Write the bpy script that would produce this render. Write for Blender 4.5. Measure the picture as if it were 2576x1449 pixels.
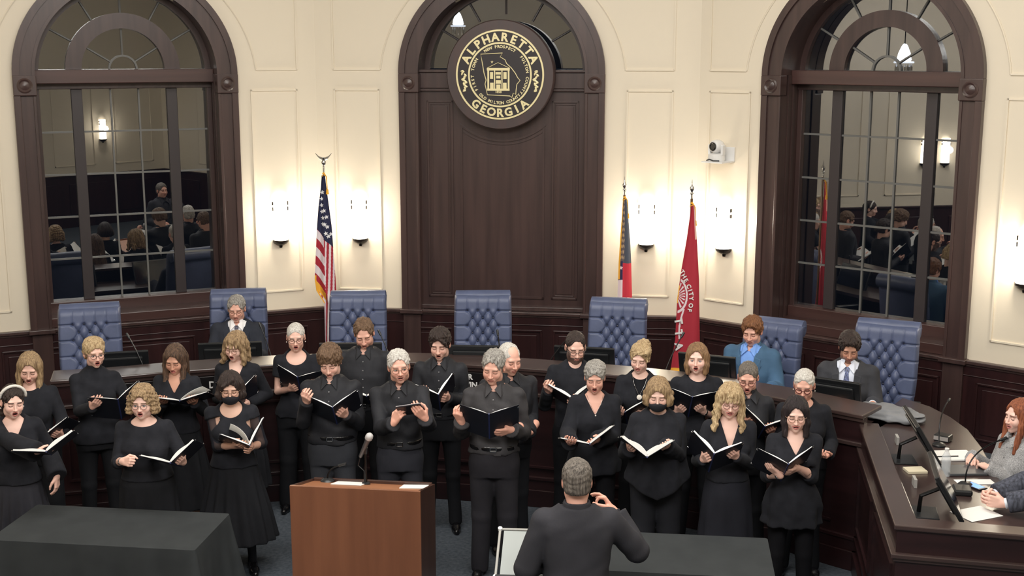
import bpy, math, random
import numpy as np
from mathutils import Vector, Matrix
for o in list(bpy.data.objects): bpy.data.objects.remove(o)
SC = bpy.context.scene
COL = SC.collection
# ---------------------------------------------------------------- camera
F, CX, CY, EYE = 3160.0, 1288.0, 724.5, 4.06
TH = math.atan(604 / F)
cd = bpy.data.cameras.new('camera'); cam = bpy.data.objects.new('camera', cd); COL.objects.link(cam)
cam.location = (0, 0, EYE); cam.rotation_euler = (math.pi / 2 - TH, 0, 0)
cd.sensor_width = 36; cd.lens = F / 2576 * 36; cd.clip_start = .05; cd.clip_end = 100
SC.camera = cam
# ---------------------------------------------------------------- world, colour, lights
W = bpy.data.worlds.new('world'); SC.world = W; W.use_nodes = True
W.node_tree.nodes['Background'].inputs[0].default_value = (.010, .013, .020, 1)
W.node_tree.nodes['Background'].inputs[1].default_value = .6
SC.view_settings.view_transform = 'Standard'; SC.view_settings.look = 'None'
SC.view_settings.gamma = 1; SC.view_settings.use_curve_mapping = False
SC.view_settings.exposure = 0.0

def area(name, loc, size, power, col, target=None, sy=None):
    l = bpy.data.lights.new(name, 'AREA'); l.energy = power; l.color = col
    l.shape = 'RECTANGLE'; l.size = size; l.size_y = sy or size
    o = bpy.data.objects.new(name, l); COL.objects.link(o); o.location = loc
    if target: o.rotation_euler = (Vector(target) - Vector(loc)).to_track_quat('-Z', 'Y').to_euler()
    return o
area('ceiling_light_front', (-.2, 8.0, 6.9), 6.0, 360, (1, .965, .90), sy=2.5)
area('ceiling_light_rear', (-.2, 3.0, 6.9), 6.5, 720, (1, .97, .92), target=(0, 9.5, 1.2), sy=3.0)

def s2l(c):
    return tuple((x / 255 / 12.92) if x / 255 <= .04045 else ((x / 255 + .055) / 1.055) ** 2.4 for x in c)
def at(x, y, z):
    a = (x - CX) / F; b = -(y - CY) / F; c, s = math.cos(TH), math.sin(TH)
    r = (a, c + b * s, -s + b * c); t = (z - EYE) / r[2]
    return Vector((r[0] * t, r[1] * t, z))
def aty(x, y, Y):
    a = (x - CX) / F; b = -(y - CY) / F; c, s = math.cos(TH), math.sin(TH)
    r = (a, c + b * s, -s + b * c); t = Y / r[1]
    return Vector((r[0] * t, Y, EYE + r[2] * t))
# ---------------------------------------------------------------- materials
MC = {}
def mat(name, rgb, rough=.6, metal=0, rgb2=None, scale=(8, 8, 8), bump=0, bscale=None, spec=.5, emit=0, alpha=1, coat=0, detail=3, sheen=0, lin=False):
    if name in MC: return MC[name]
    m = bpy.data.materials.new(name); m.use_nodes = True; nt = m.node_tree; b = nt.nodes['Principled BSDF']
    c1 = rgb if lin else s2l(rgb)
    b.inputs['Base Color'].default_value = (*c1, 1); b.inputs['Roughness'].default_value = rough
    b.inputs['Metallic'].default_value = metal; b.inputs['Specular IOR Level'].default_value = spec
    b.inputs['Coat Weight'].default_value = coat; b.inputs['Coat Roughness'].default_value = .25
    b.inputs['Sheen Weight'].default_value = sheen
    if alpha < 1: b.inputs['Alpha'].default_value = alpha
    if emit:
        b.inputs['Emission Color'].default_value = (*c1, 1); b.inputs['Emission Strength'].default_value = emit
    if rgb2 or bump:
        tc = nt.nodes.new('ShaderNodeTexCoord'); mp = nt.nodes.new('ShaderNodeMapping'); mp.inputs['Scale'].default_value = scale
        n = nt.nodes.new('ShaderNodeTexNoise'); n.inputs['Scale'].default_value = 1; n.inputs['Detail'].default_value = detail
        nt.links.new(tc.outputs['Object'], mp.inputs['Vector']); nt.links.new(mp.outputs[0], n.inputs['Vector'])
        if rgb2:
            r = nt.nodes.new('ShaderNodeValToRGB'); r.color_ramp.elements[0].position = .33; r.color_ramp.elements[1].position = .67
            r.color_ramp.elements[0].color = (*c1, 1); r.color_ramp.elements[1].color = (*s2l(rgb2), 1)
            nt.links.new(n.outputs['Fac'], r.inputs[0]); nt.links.new(r.outputs[0], b.inputs['Base Color'])
        if bump:
            bp = nt.nodes.new('ShaderNodeBump'); bp.inputs['Strength'].default_value = bump; bp.inputs['Distance'].default_value = .01
            src = n
            if bscale:
                mp2 = nt.nodes.new('ShaderNodeMapping'); mp2.inputs['Scale'].default_value = bscale
                src = nt.nodes.new('ShaderNodeTexNoise'); src.inputs['Scale'].default_value = 1; src.inputs['Detail'].default_value = 4
                nt.links.new(tc.outputs['Object'], mp2.inputs['Vector']); nt.links.new(mp2.outputs[0], src.inputs['Vector'])
            nt.links.new(src.outputs['Fac'], bp.inputs['Height']); nt.links.new(bp.outputs[0], b.inputs['Normal'])
    MC[name] = m; return m
CREAM = mat('cream_paint', (226, 216, 198), .62, bump=.03, scale=(60, 60, 60))
WOODT = mat('dark_trim_wood', (58, 43, 42), .36, rgb2=(72, 54, 52), scale=(14, 14, .9), coat=.25, detail=5)
WOODH = mat('dark_trim_wood_horizontal', (62, 42, 40), .36, rgb2=(76, 52, 49), scale=(.9, .9, 14), coat=.25, detail=5)
WOODP = mat('mahogany_panel', (38, 18, 20), .36, rgb2=(52, 27, 28), scale=(12, 12, .7), coat=.25, detail=5)
WOODD = mat('mahogany_dais', (36, 20, 22), .36, rgb2=(48, 27, 29), scale=(1, 1, 12), coat=.25, detail=5)
WOODC = mat('dais_worktop_wood', (56, 43, 42), .3, rgb2=(68, 53, 51), scale=(1.5, 1.5, 10), coat=.5, detail=5)
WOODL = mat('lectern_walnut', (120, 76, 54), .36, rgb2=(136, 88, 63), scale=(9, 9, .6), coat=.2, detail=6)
WOODS = mat('lectern_walnut_shaded', (60, 40, 34), .36, rgb2=(72, 48, 40), scale=(9, 9, .6), coat=.2, detail=6)  # same walnut darkened, shade of the side faces put into the colour
BLACKP = mat('black_plastic', (30, 32, 35), .32)
BLACKM = mat('black_metal', (26, 26, 28), .3, metal=.6)
BRONZE = mat('dark_bronze', (40, 36, 36), .3, metal=.7)
CHROME = mat('chrome', (205, 205, 205), .18, metal=1)
LEATH = mat('navy_leather', (76, 86, 116), .42, rgb2=(84, 94, 126), scale=(9, 9, 9), bump=.12, bscale=(220, 220, 220))
LEATHD = mat('navy_leather_button', (30, 36, 58), .4)
GOLD = mat('gold_leaf', (236, 224, 176), .35, metal=.15, spec=.6)
SEALM = mat('seal_disc_wood', (66, 56, 57), .45, rgb2=(74, 58, 57), scale=(10, 10, 2))
SEALD = mat('seal_field', (40, 34, 38), .5)
CLOTH = mat('charcoal_tablecloth', (52, 55, 57), .95, rgb2=(57, 60, 62), scale=(6, 6, 6), bump=.06, bscale=(300, 300, 300), sheen=.0, spec=.2)
WHITE = mat('white_plastic', (228, 228, 228), .35)
PAPER = mat('white_paper', (238, 238, 236), .7)
LETTER = mat('white_letter', (225, 225, 225), .5)
GLOWM = mat('lit_glass', (255, 246, 228), .4, emit=9)
def carpet_mat():
    m = mat('blue_grey_carpet', (66, 72, 80), 1, rgb2=(86, 92, 100), scale=(34, 34, 34), bump=.5, bscale=(160, 160, 160), spec=.1, detail=6); return m
CARPET = carpet_mat()
def glass_mat():
    m = bpy.data.materials.new('night_window_glass'); m.use_nodes = True; nt = m.node_tree; nt.nodes.clear()
    o = nt.nodes.new('ShaderNodeOutputMaterial'); mx = nt.nodes.new('ShaderNodeMixShader'); t = nt.nodes.new('ShaderNodeBsdfTransparent')
    g = nt.nodes.new('ShaderNodeBsdfGlossy'); g.inputs['Roughness'].default_value = .006; t.inputs[0].default_value = (.75, .78, .8, 1)
    mx.inputs[0].default_value = .27
    nt.links.new(t.outputs[0], mx.inputs[1]); nt.links.new(g.outputs[0], mx.inputs[2]); nt.links.new(mx.outputs[0], o.inputs[0])
    return m
GLASS = glass_mat()
# ---------------------------------------------------------------- mesh helpers
def tag(o, label=None, cat=None, group=None, kind=None):
    if label: o['label'] = label
    if cat: o['category'] = cat
    if group: o['group'] = group
    if kind: o['kind'] = kind
    return o
def mk(name, V, Fc, m, parent=None, smooth=False, bevel=0, fm=None, cols=None, seg=2):
    me = bpy.data.meshes.new(name)
    if isinstance(V, np.ndarray): V = V.tolist()
    if isinstance(Fc, np.ndarray): Fc = Fc.tolist()
    me.from_pydata(V, [], Fc)
    for q in (m if isinstance(m, (list, tuple)) else [m]): me.materials.append(q)
    if fm is not None: me.polygons.foreach_set('material_index', np.asarray(fm, dtype=np.int32))
    if smooth: me.polygons.foreach_set('use_smooth', [True] * len(me.polygons))
    if cols is not None:
        a = me.color_attributes.new('paint', 'FLOAT_COLOR', 'POINT')
        c = np.ones((len(V), 4), np.float32); c[:, :3] = cols; a.data.foreach_set('color', c.ravel())
    me.update()
    o = bpy.data.objects.new(name, me); COL.objects.link(o)
    if bevel:
        b = o.modifiers.new('bevel', 'BEVEL'); b.width = bevel; b.segments = seg; b.limit_method = 'ANGLE'; b.angle_limit = .6
    if parent is not None: o.parent = parent
    return o
def empty(name, loc, label=None, cat=None, group=None, rz=0):
    o = bpy.data.objects.new(name, None); COL.objects.link(o); o.location = loc; o.rotation_euler = (0, 0, rz)
    o.empty_display_size = .05
    return tag(o, label, cat, group)
class MB:
    def __init__(s, M=None): s.V = []; s.F = []; s.M = M
    def add(s, V, Fc, M=None):
        n = len(s.V)
        for v in V:
            v = Vector(v)
            if M is not None: v = M @ v
            if s.M is not None: v = s.M @ v
            s.V.append(tuple(v))
        s.F += [tuple(i + n for i in f) for f in Fc]; return s
    def box(s, lo, hi, M=None):
        x0, y0, z0 = lo; x1, y1, z1 = hi
        return s.add([(x0, y0, z0), (x1, y0, z0), (x1, y1, z0), (x0, y1, z0), (x0, y0, z1), (x1, y0, z1), (x1, y1, z1), (x0, y1, z1)],
                     [(0, 3, 2, 1), (4, 5, 6, 7), (0, 1, 5, 4), (1, 2, 6, 5), (2, 3, 7, 6), (3, 0, 4, 7)], M)
    def prism(s, poly, z0, z1, M=None):
        n = len(poly)
        return s.add([(x, y, z0) for x, y in poly] + [(x, y, z1) for x, y in poly],
                     [tuple(range(n))[::-1], tuple(range(n, 2 * n))] + [(i, (i + 1) % n, n + (i + 1) % n, n + i) for i in range(n)], M)
    def lathe(s, prof, n=20, M=None):
        V = []; Fc = []
        for r, z in prof:
            V += [(r * math.cos(2 * math.pi * i / n), r * math.sin(2 * math.pi * i / n), z) for i in range(n)]
        for k in range(len(prof) - 1):
            for i in range(n):
                j = (i + 1) % n; Fc.append((k * n + i, k * n + j, (k + 1) * n + j, (k + 1) * n + i))
        Fc.append(tuple(range(n))[::-1]); Fc.append(tuple(range((len(prof) - 1) * n, len(prof) * n)))
        return s.add(V, Fc, M)
    def tube(s, pts, r, n=8, closed=False, M=None):
        pts = [Vector(p) for p in pts]; N = len(pts); V = []; Fc = []; up = None
        rr = r if isinstance(r, (list, tuple)) else [r] * N
        for i, p in enumerate(pts):
            a = pts[(i - 1) % N] if (closed or i > 0) else p; b = pts[(i + 1) % N] if (closed or i < N - 1) else p
            t = (b - a).normalized()
            if up is None:
                up = Vector((0, 0, 1)) if abs(t.z) < .9 else Vector((0, 1, 0))
            e1 = (up - t * up.dot(t)).normalized(); e2 = t.cross(e1); up = e1
            V += [tuple(p + (e1 * math.cos(2 * math.pi * k / n) + e2 * math.sin(2 * math.pi * k / n)) * rr[i]) for k in range(n)]
        for i in range(N if closed else N - 1):
            j = (i + 1) % N
            for k in range(n):
                l = (k + 1) % n; Fc.append((i * n + k, i * n + l, j * n + l, j * n + k))
        if not closed: Fc.append(tuple(range(n))[::-1]); Fc.append(tuple(range((N - 1) * n, N * n)))
        return s.add(V, Fc, M)
    def build(s, name, m, parent=None, smooth=False, bevel=0, seg=2):
        return mk(name, s.V, s.F, m, parent, smooth, bevel, seg=seg)
def struct(name, o):
    o.name = name; return tag(o, kind='structure')
def smoothed(o, ang=.7):
    me = o.data; me.polygons.foreach_set('use_smooth', [True] * len(me.polygons))
    try: me.set_sharp_from_angle(angle=ang)
    except Exception: pass
    return o
# wall frames: local x = along wall, y = into the room, z = up
def frame(o, e):
    o = Vector((*o, 0)); e = Vector((*e, 0)); d = (e - o).normalized(); n = Vector((d.y, -d.x, 0))
    return Matrix(((d.x, n.x, 0, o.x), (d.y, n.y, 0, o.y), (0, 0, 1, 0), (0, 0, 0, 1)))
A0, B0 = Vector((-2.14, 13.89)), Vector((1.97, 13.34))
L0, R1 = Vector((-5.242, 12.546)), Vector((4.656, 11.083))
dL = (A0 - L0).normalized(); dR = (R1 - B0).normalized()
Lx = L0 - dL * 1.0; Rx = B0 + dR * 4.4
FL, FC, FR = frame(L0, A0), frame(A0, B0), frame(B0, R1)
ZT, RAIL, SPR, REC = 7.0, 1.2, 3.69, .38
UM = {'L': (1.405, -1.0, 3.381), 'C': (2.045, 0, 4.147), 'R': (1.875, 0, 4.4)}
HW, TW = .905, .195   # half opening, trim width
def arcpts(c, r, n=40, a0=0, a1=math.pi, z=SPR): return [(c + r * math.cos(a0 + (a1 - a0) * i / n), z + r * math.sin(a0 + (a1 - a0) * i / n)) for i in range(n + 1)]
def arched_wall(Fm, key, name):
    c, u0, u1 = UM[key]; b = MB(Fm); R = HW + .08; t = -.12
    def q(P):  # polygon (u,z) list as a slab from y=-.12 to 0
        n = len(P); b.add([(u, 0, z) for u, z in P] + [(u, t, z) for u, z in P],
                          [tuple(range(n)), tuple(range(n, 2 * n))[::-1]] + [(i, n + i, n + (i + 1) % n, (i + 1) % n) for i in range(n)])
    q([(u0, 0), (c - R, 0), (c - R, ZT), (u0, ZT)]); q([(c + R, 0), (u1, 0), (u1, ZT), (c + R, ZT)])
    q([(c - R, 0), (c + R, 0), (c + R, RAIL - .02), (c - R, RAIL - .02)])
    A = arcpts(c, R)
    for i in range(len(A) - 1): q([A[i + 1], A[i], (A[i][0], ZT), (A[i + 1][0], ZT)])
    return struct(name, b.build(name, CREAM))
arched_wall(FL, 'L', 'wall_left'); arched_wall(FC, 'C', 'wall_back'); arched_wall(FR, 'R', 'wall_right')
def bead(b, P, closed=True, r=.011): b.tube([(u, .004, z) for u, z in P], r, 6, closed)
tn = [0]
def trim(o):
    tn[0] += 1; return struct('trim_%d' % tn[0], o)
# plaster panel mouldings
def rectbead(Fm, u0, u1, z0, z1):
    b = MB(Fm)
    for i, q in enumerate(((u0, z0, u1, z0 + .016), (u0, z1 - .016, u1, z1), (u0, z0, u0 + .016, z1), (u1 - .016, z0, u1, z1))):
        b.box((q[0], -.01, q[1]), (q[2], .014, q[3]))
    trim(b.build('trim', CREAM))
for Fm, rs in ((FL, ((2.66, 3.17), (-.42, .13))), (FC, ((.20, .705), (3.385, 3.875))), (FR, ((.125, .61), (3.185, 3.72)))):
    for u0, u1 in rs: rectbead(Fm, u0, u1, 1.4, 3.62)
for Fm, key, ul, ur in ((FL, 'L', -.42, 3.17), (FC, 'C', .2, 3.875), (FR, 'R', .125, 3.72)):
    c = UM[key][0]; RR = 1.33; z0 = 3.83; a = math.asin((z0 - SPR) / RR)
    b = MB(Fm)
    arc = arcpts(c, RR, 40, a, math.pi - a)
    b.tube([(u, .002, z) for u, z in arc], .011, 6)
    for u in (ul, ur): b.box((u - .008, -.01, z0), (u + .008, .014, 6.2))
    b.box((ul, -.01, z0 - .008), (arc[-1][0], .014, z0 + .008)); b.box((arc[0][0], -.01, z0 - .008), (ur, .014, z0 + .008))
    trim(smoothed(b.build('trim', CREAM)))
# ---------------------------------------------------------------- arched windows
def ring(b, c, r0, r1, y0, y1, z=SPR, a0=0., a1=math.pi, n=48):
    for i in range(n):
        p0, p1 = a0 + (a1 - a0) * i / n, a0 + (a1 - a0) * (i + 1) / n
        P = [(c + r0 * math.cos(p0), z + r0 * math.sin(p0)), (c + r1 * math.cos(p0), z + r1 * math.sin(p0)), (c + r1 * math.cos(p1), z + r1 * math.sin(p1)), (c + r0 * math.cos(p1), z + r0 * math.sin(p1))]
        V = [(u, y1, w) for u, w in P] + [(u, y0, w) for u, w in P]
        b.add(V, [(0, 1, 2, 3), (7, 6, 5, 4), (0, 4, 5, 1), (2, 6, 7, 3), (1, 5, 6, 2), (3, 7, 4, 0)])
MUNT = mat('grey_muntin', (104, 104, 102), .5)
MULL = mat('dark_mullion', (58, 52, 54), .4)
SPR2 = 3.84    # springing of the fanlight glass
def window(Fm, key, idx):
    c = UM[key][0]
    root = empty('window_%d' % idx, Fm @ Vector((c, 0, RAIL))); tag(root, kind='structure')
    inv = root.matrix_basis.inverted(); M = inv @ Fm
    M = Matrix.Translation(-root.location) @ Fm
    def P(b, name, m, bevel=0, sm=False):
        o = b.build(name, m, root, bevel=bevel)
        return smoothed(o) if sm else o
    # outer casing with stepped profile
    b = MB(M)
    for s in (-1, 1):
        u0, u1 = sorted((c + s * HW, c + s * (HW + TW))); b.box((u0, -.1, RAIL), (u1, .05, SPR - .1))
        u0, u1 = sorted((c + s * (HW + TW - .055), c + s * (HW + TW + .012))); b.box((u0, -.02, RAIL), (u1, .075, SPR - .1))
        u0, u1 = sorted((c + s * (HW - .005), c + s * (HW + .025))); b.box((u0, -.1, RAIL), (u1, .062, SPR - .1))
    P(b, 'casing', WOODT, .006)
    b = MB(M); ring(b, c, HW, HW + TW, -.1, .05, SPR + .1, n=56); ring(b, c, HW + TW - .055, HW + TW + .012, -.02, .075, SPR + .1, n=56); ring(b, c, HW - .005, HW + .025, -.1, .062, SPR + .1, n=56)
    P(b, 'arch_casing', WOODT, 0, True)
    for s in (-1, 1):
        b = MB(M); b.box((c + s * (HW + TW / 2) - TW / 2 - .012, -.05, SPR - .1), (c + s * (HW + TW / 2) + TW / 2 + .014, .085, SPR + .1))
        o = P(b, 'corner_block', WOODT, .008)
        b = MB(M @ Matrix.Translation((c + s * (HW + TW / 2), .085, SPR)) @ Matrix.Rotation(-math.pi / 2, 4, 'X'))
        b.lathe([(.075, -.005), (.075, .004), (.062, .014), (.05, .006), (.045, .003), (.03, .010), (.001, .016)], 28)
        q = b.build('rosette', WOODT, o); smoothed(q)
    # deep lining
    b = MB(M); d = REC + .1
    for s in (-1, 1):
        u0, u1 = sorted((c + s * HW, c + s * (HW + .03))); b.box((u0, -d, RAIL), (u1, -.09, SPR + .1))
        for k in (0.10, .2):
            u0, u1 = sorted((c + s * (HW - .012), c + s * (HW + .02))); b.box((u0, -k - .05, RAIL), (u1, -k, SPR + .1))
    ring(b, c, HW, HW + .03, -d, -.09, SPR + .1)
    P(b, 'reveal_lining', WOODT)
    if key == 'C':
        y = -.07; z1 = 3.83
        b = MB(M); b.box((c - HW, y - .05, RAIL), (c + HW, y, z1)); P(b, 'backing_panel', WOODT)
        b = MB(M); b.box((c - HW, y, 3.60), (c + HW, y + .035, 3.625)); b.box((c - HW, y, z1 - .03), (c + HW, y + .045, z1)); b.box((c - HW, y, 3.63), (c + HW, y + .018, 3.80))
        P(b, 'transom', WOODT, .006)
        def fr(b, u0, u1, z0, z1, w=.022, h=.012):
            for q in ((u0, z0, u1, z0 + w), (u0, z1 - w, u1, z1), (u0, z0, u0 + w, z1), (u1 - w, z0, u1, z1)): b.box((q[0], y, q[1]), (q[2], y + h, q[3]))
        for u0, u1 in ((c - .83, c - .54), (c + .54, c + .83)):
            b = MB(M); fr(b, u0, u1, 1.33, 3.50); fr(b, u0 + .035, u1 - .035, 1.365, 3.465, .01, .008)
            b.box((u0 + .06, y, 1.39), (u1 - .06, y + .006, 3.44)); P(b, 'raised_panel', WOODT, .004)
        b = MB(M); u0, u1 = c - .46, c + .46
        a = math.asin(.43 / .70)
        for q in ((u0, 1.33, u1, 1.352), (u0, 1.33, u0 + .022, 3.22), (u1 - .022, 1.33, u1, 3.22)): b.box((q[0], y, q[1]), (q[2], y + .012, q[3]))
        ring(b, c, .70, .72, y, y + .014, 3.78, -math.pi / 2 - a - .06, -math.pi / 2 + a + .06, 30); ring(b, c, .745, .755, y, y + .01, 3.78, -math.pi / 2 - a + .04, -math.pi / 2 + a - .04, 30)
        P(b, 'centre_panel_moulding', WOODT)
        b = MB(M); b.box((c - HW, y, RAIL), (c + HW, y + .05, RAIL + .045)); P(b, 'bottom_rail', WOODT, .006)
    # glass plane at y=-REC
    y = -REC; zt = SPR2
    if key != 'C':
        b = MB(M)
        b.box((c - HW, y - .03, 3.70), (c + HW, y + .22, 3.84)); o = P(b, 'transom', WOODH, .008)
        b = MB(M); b.box((c - HW, y - .03, 3.64), (c + HW, y + .07, 3.70)); P(b, 'head_rail', WOODT, .005)
        b = MB(M); b.box((c - HW, y - .03, RAIL), (c + HW, y + .1, RAIL + .21)); b.box((c - HW, y - .03, RAIL), (c + HW, -.0, RAIL + .10)); P(b, 'sill', WOODH, .008)
        b = MB(M)
        for s in (-1, 1):
            u0, u1 = sorted((c + s * HW, c + s * (HW - .055))); b.box((u0, y - .03, RAIL + .2), (u1, y + .06, 3.66))
        P(b, 'side_jamb', WOODT, .006)
        g0, g1, z0, z1 = c - HW + .055, c + HW - .055, RAIL + .21, 3.64
        b = MB(M); b.box((g0, y - .012, z0), (g1, y - .006, z1)); P(b, 'pane', GLASS)
        w = g1 - g0; uL, uR = g0 + w * .215, g0 + w * .785
        b = MB(M)
        for u in (uL, uR): b.box((u - .055, y - .02, z0), (u + .055, y + .03, z1))
        P(b, 'mullion', MULL, .005)
        b = MB(M)
        for k in range(1, 5):
            z = z0 + (z1 - z0) * k / 5; b.box((g0, y - .016, z - .009), (g1, y + .008, z + .009))
        for k in (1, 2):
            u = uL + .055 + (uR - uL - .11) * k / 3; b.box((u - .009, y - .016, z0), (u + .009, y + .010, z1))
        P(b, 'muntin_grid', MUNT)
    # fanlight
    b = MB(M); ring(b, c, HW - .06, HW + .02, y - .03, y + .05, zt - .05); P(b, 'fan_frame', WOODT, 0, True)
    b = MB(M); V = [(c, y - .009, zt)] + [(u, y - .009, z) for u, z in arcpts(c, HW - .02, 48, z=zt)]
    n = len(V); b.add(V + [(x, yy - .006, z) for x, yy, z in V], [(0, i, i + 1) for i in range(1, n - 1)] + [(n, n + i + 1, n + i) for i in range(1, n - 1)])
    P(b, 'fan_pane', GLASS)
    mm = MUNT if key != 'C' else MULL
    b = MB(M)
    for k in range(1, 6):
        a = math.pi * k / 6; r0 = .58
        b.tube([(c + r0 * math.cos(a), y + .002, zt + r0 * math.sin(a)), (c + (HW - .03) * math.cos(a), y + .002, zt + (HW - .03) * math.sin(a))], .011, 6)
    for k in (1, 2, 3):
        a = math.pi * (k / 4. if k != 2 else .5); a = math.pi / 2 + (k - 2) * math.radians(58)
        b.tube([(c + .14 * math.cos(a), y + .002, zt + .14 * math.sin(a)), (c + .45 * math.cos(a), y + .002, zt + .45 * math.sin(a))], .011, 6)
    ring(b, c, .13, .15, y - .01, y + .014, zt, n=24)
    P(b, 'fan_muntins', mm)
    if key != 'C':
        b = MB(M); ring(b, c, .42, .58, y - .02, y + .05, zt); P(b, 'fan_arch_rail', WOODT, 0, True)
    return root
window(FL, 'L', 1); window(FC, 'C', 2); window(FR, 'R', 3)
# ---------------------------------------------------------------- wainscot and chair rail
def wainscot(Fm, u0, u1, name, panels):
    b = MB(Fm); b.box((u0, -.02, 0), (u1, .03, RAIL - .03)); 
    for p0, p1 in panels:
        for z0, z1 in ((.45, 1.0),):
            for q in ((p0, z0, p1, z0 + .02), (p0, z1 - .02, p1, z1), (p0, z0, p0 + .02, z1), (p1 - .02, z0, p1, z1)): b.box((q[0], .03, q[1]), (q[2], .048, q[3]))
            b.box((p0 + .06, .03, z0 + .06), (p1 - .06, .04, z1 - .06))
    b.box((u0, .03, 1.05), (u1, .038, 1.06))
    return struct(name, b.build(name, WOODP, bevel=.004))
wainscot(FL, -1.0, 3.38, 'wall_left_wainscot', [(-.8, -.1), (.0, .95), (1.1, 1.95), (2.1, 2.5), (2.65, 3.2)])
wainscot(FC, 0, 4.147, 'wall_back_wainscot', [(.15, .72), (.95, 1.5), (1.62, 2.5), (2.62, 3.15), (3.35, 3.98)])
wainscot(FR, 0, 4.4, 'wall_right_wainscot', [(.15, .65), (.85, 1.35), (1.45, 2.05), (2.15, 2.75), (3.1, 3.65), (3.75, 4.3)])
for Fm, u0, u1, c in ((FL, -1.0, 3.38, 1.405), (FC, 0, 4.147, 2.045), (FR, 0, 4.4, 1.875)):
    b = MB(Fm); b.box((u0, -.01, RAIL - .035), (u1, .06, RAIL)); b.box((u0, -.01, RAIL - .06), (u1, .04, RAIL - .035))
    for s in (-1, 1):
        m_ = c + s * (HW + TW / 2); b.box((m_ - TW / 2 - .03, 0, RAIL - .04), (m_ + TW / 2 + .03, .105, RAIL + .005)); b.box((m_ - TW / 2, 0, .35), (m_ + TW / 2, .06, RAIL - .04))
    trim(b.build('trim', WOODT, bevel=.006))
# side walls, rear wall, floor, ceiling
def plainwall(p, q, name, sconce=None):
    Fm = frame(p, q); n = (Vector(q) - Vector(p)).length; b = MB(Fm); b.box((0, -.12, RAIL), (n, 0, ZT)); o = struct(name, b.build(name, CREAM))
    b = MB(Fm); b.box((0, -.12, 0), (n, .02, RAIL)); b.box((0, 0, RAIL - .04), (n, .05, RAIL))
    k = 0.3
    while k + 1.2 < n: b.box((k, 0, .3), (k + .95, .04, 1.0)); k += 1.25
    struct(name + '_wainscot', b.build('w', WOODP, bevel=.006))
    k = .3; b = MB(Fm)
    while k + 1.3 < n:
        for q2 in ((k, 1.4, k + 1.0, 1.42), (k, 3.6, k + 1.0, 3.62), (k, 1.4, k + .02, 3.62), (k + .98, 1.4, k + 1.0, 3.62)): b.box((q2[0], -.01, q2[1]), (q2[2], .015, q2[3]))
        k += 1.5
    trim(b.build('trim', CREAM))
    return Fm
XL, XR, YB = Lx.x, Rx.x, -1.3
FSL = plainwall((XL, YB), (XL, Lx.y), 'wall_side_left')
FSR = plainwall((XR, Rx.y), (XR, YB), 'wall_side_right')
FBK = plainwall((XR, YB), (XL, YB), 'wall_rear')
poly = [(XL, YB), (XR, YB), (XR, Rx.y), (B0.x, B0.y), (A0.x, A0.y), (XL, Lx.y)]
poly_o = [(XL - .1, YB - .1), (XR + .1, YB - .1), (XR + .1, Rx.y + .1), (B0.x + .1, B0.y + .1), (A0.x - .1, A0.y + .1), (XL - .1, Lx.y + .1)]
struct('floor', MB().prism(poly_o, -.1, 0).build('floor', CARPET))
CEIL = mat('ceiling_white', (225, 220, 208), .8)
struct('ceiling', MB().prism(poly_o, ZT, ZT + .1).build('ceiling', CEIL))
# ---------------------------------------------------------------- text
def glyphs(txt, size, bold=0.0, ext=.002, sx=1.0):
    cu = bpy.data.curves.new('t', 'FONT'); cu.body = txt; cu.size = size; cu.extrude = ext; cu.offset = bold; cu.align_x = 'CENTER'
    cu.resolution_u = 3
    o = bpy.data.objects.new('t', cu); COL.objects.link(o); bpy.context.view_layer.update()
    dg = bpy.context.evaluated_depsgraph_get(); me = bpy.data.meshes.new_from_object(o.evaluated_get(dg))
    V = [(v.co.x * sx, v.co.y, v.co.z) for v in me.vertices]; Fc = [tuple(p.vertices) for p in me.polygons]
    bpy.data.objects.remove(o); bpy.data.curves.remove(cu); bpy.data.meshes.remove(me)
    return V, Fc
GC = {}
def gl(ch, size, bold, ext):
    k = (ch, size, bold, ext)
    if k not in GC: GC[k] = glyphs(ch, size, bold, ext)
    return GC[k]
def arctext(b, txt, r, size, a_mid, a_span, inward=False, bold=.0, ext=.003, sx=1.0):
    """letters standing on a circle in the x-y plane; angles in degrees, measured counter-clockwise"""
    n = len(txt)
    for i, ch in enumerate(txt):
        if ch == ' ': continue
        f = (i / (n - 1) - .5) if n > 1 else 0
        a = math.radians(a_mid - f * a_span if not inward else a_mid + f * a_span)
        V, Fc = gl(ch, size, bold, ext)
        rot = a - math.pi / 2 if not inward else a + math.pi / 2
        M = Matrix.Translation((r * math.cos(a), r * math.sin(a), 0)) @ Matrix.Rotation(rot, 4, 'Z') @ Matrix.Diagonal((sx, 1, 1, 1)) @ Matrix.Translation((0, -size * .35, 0))
        b.add(V, Fc, M)
# ---------------------------------------------------------------- city seal on the wood panel
def disc(b, r, y0, y1, n=72): b.lathe([(r, y0), (r, y1)], n)
so = FC @ Vector((2.05, 0, 3.78))
seal = empty('wall_seal', so, 'large round dark wood seal with gold lettering hung above the tall centre panel', 'seal')
SM = Matrix.Translation(-seal.location) @ FC @ Matrix.Translation((2.05, 0, 3.78)) @ Matrix.Rotation(-math.pi / 2, 4, 'X')
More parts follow.
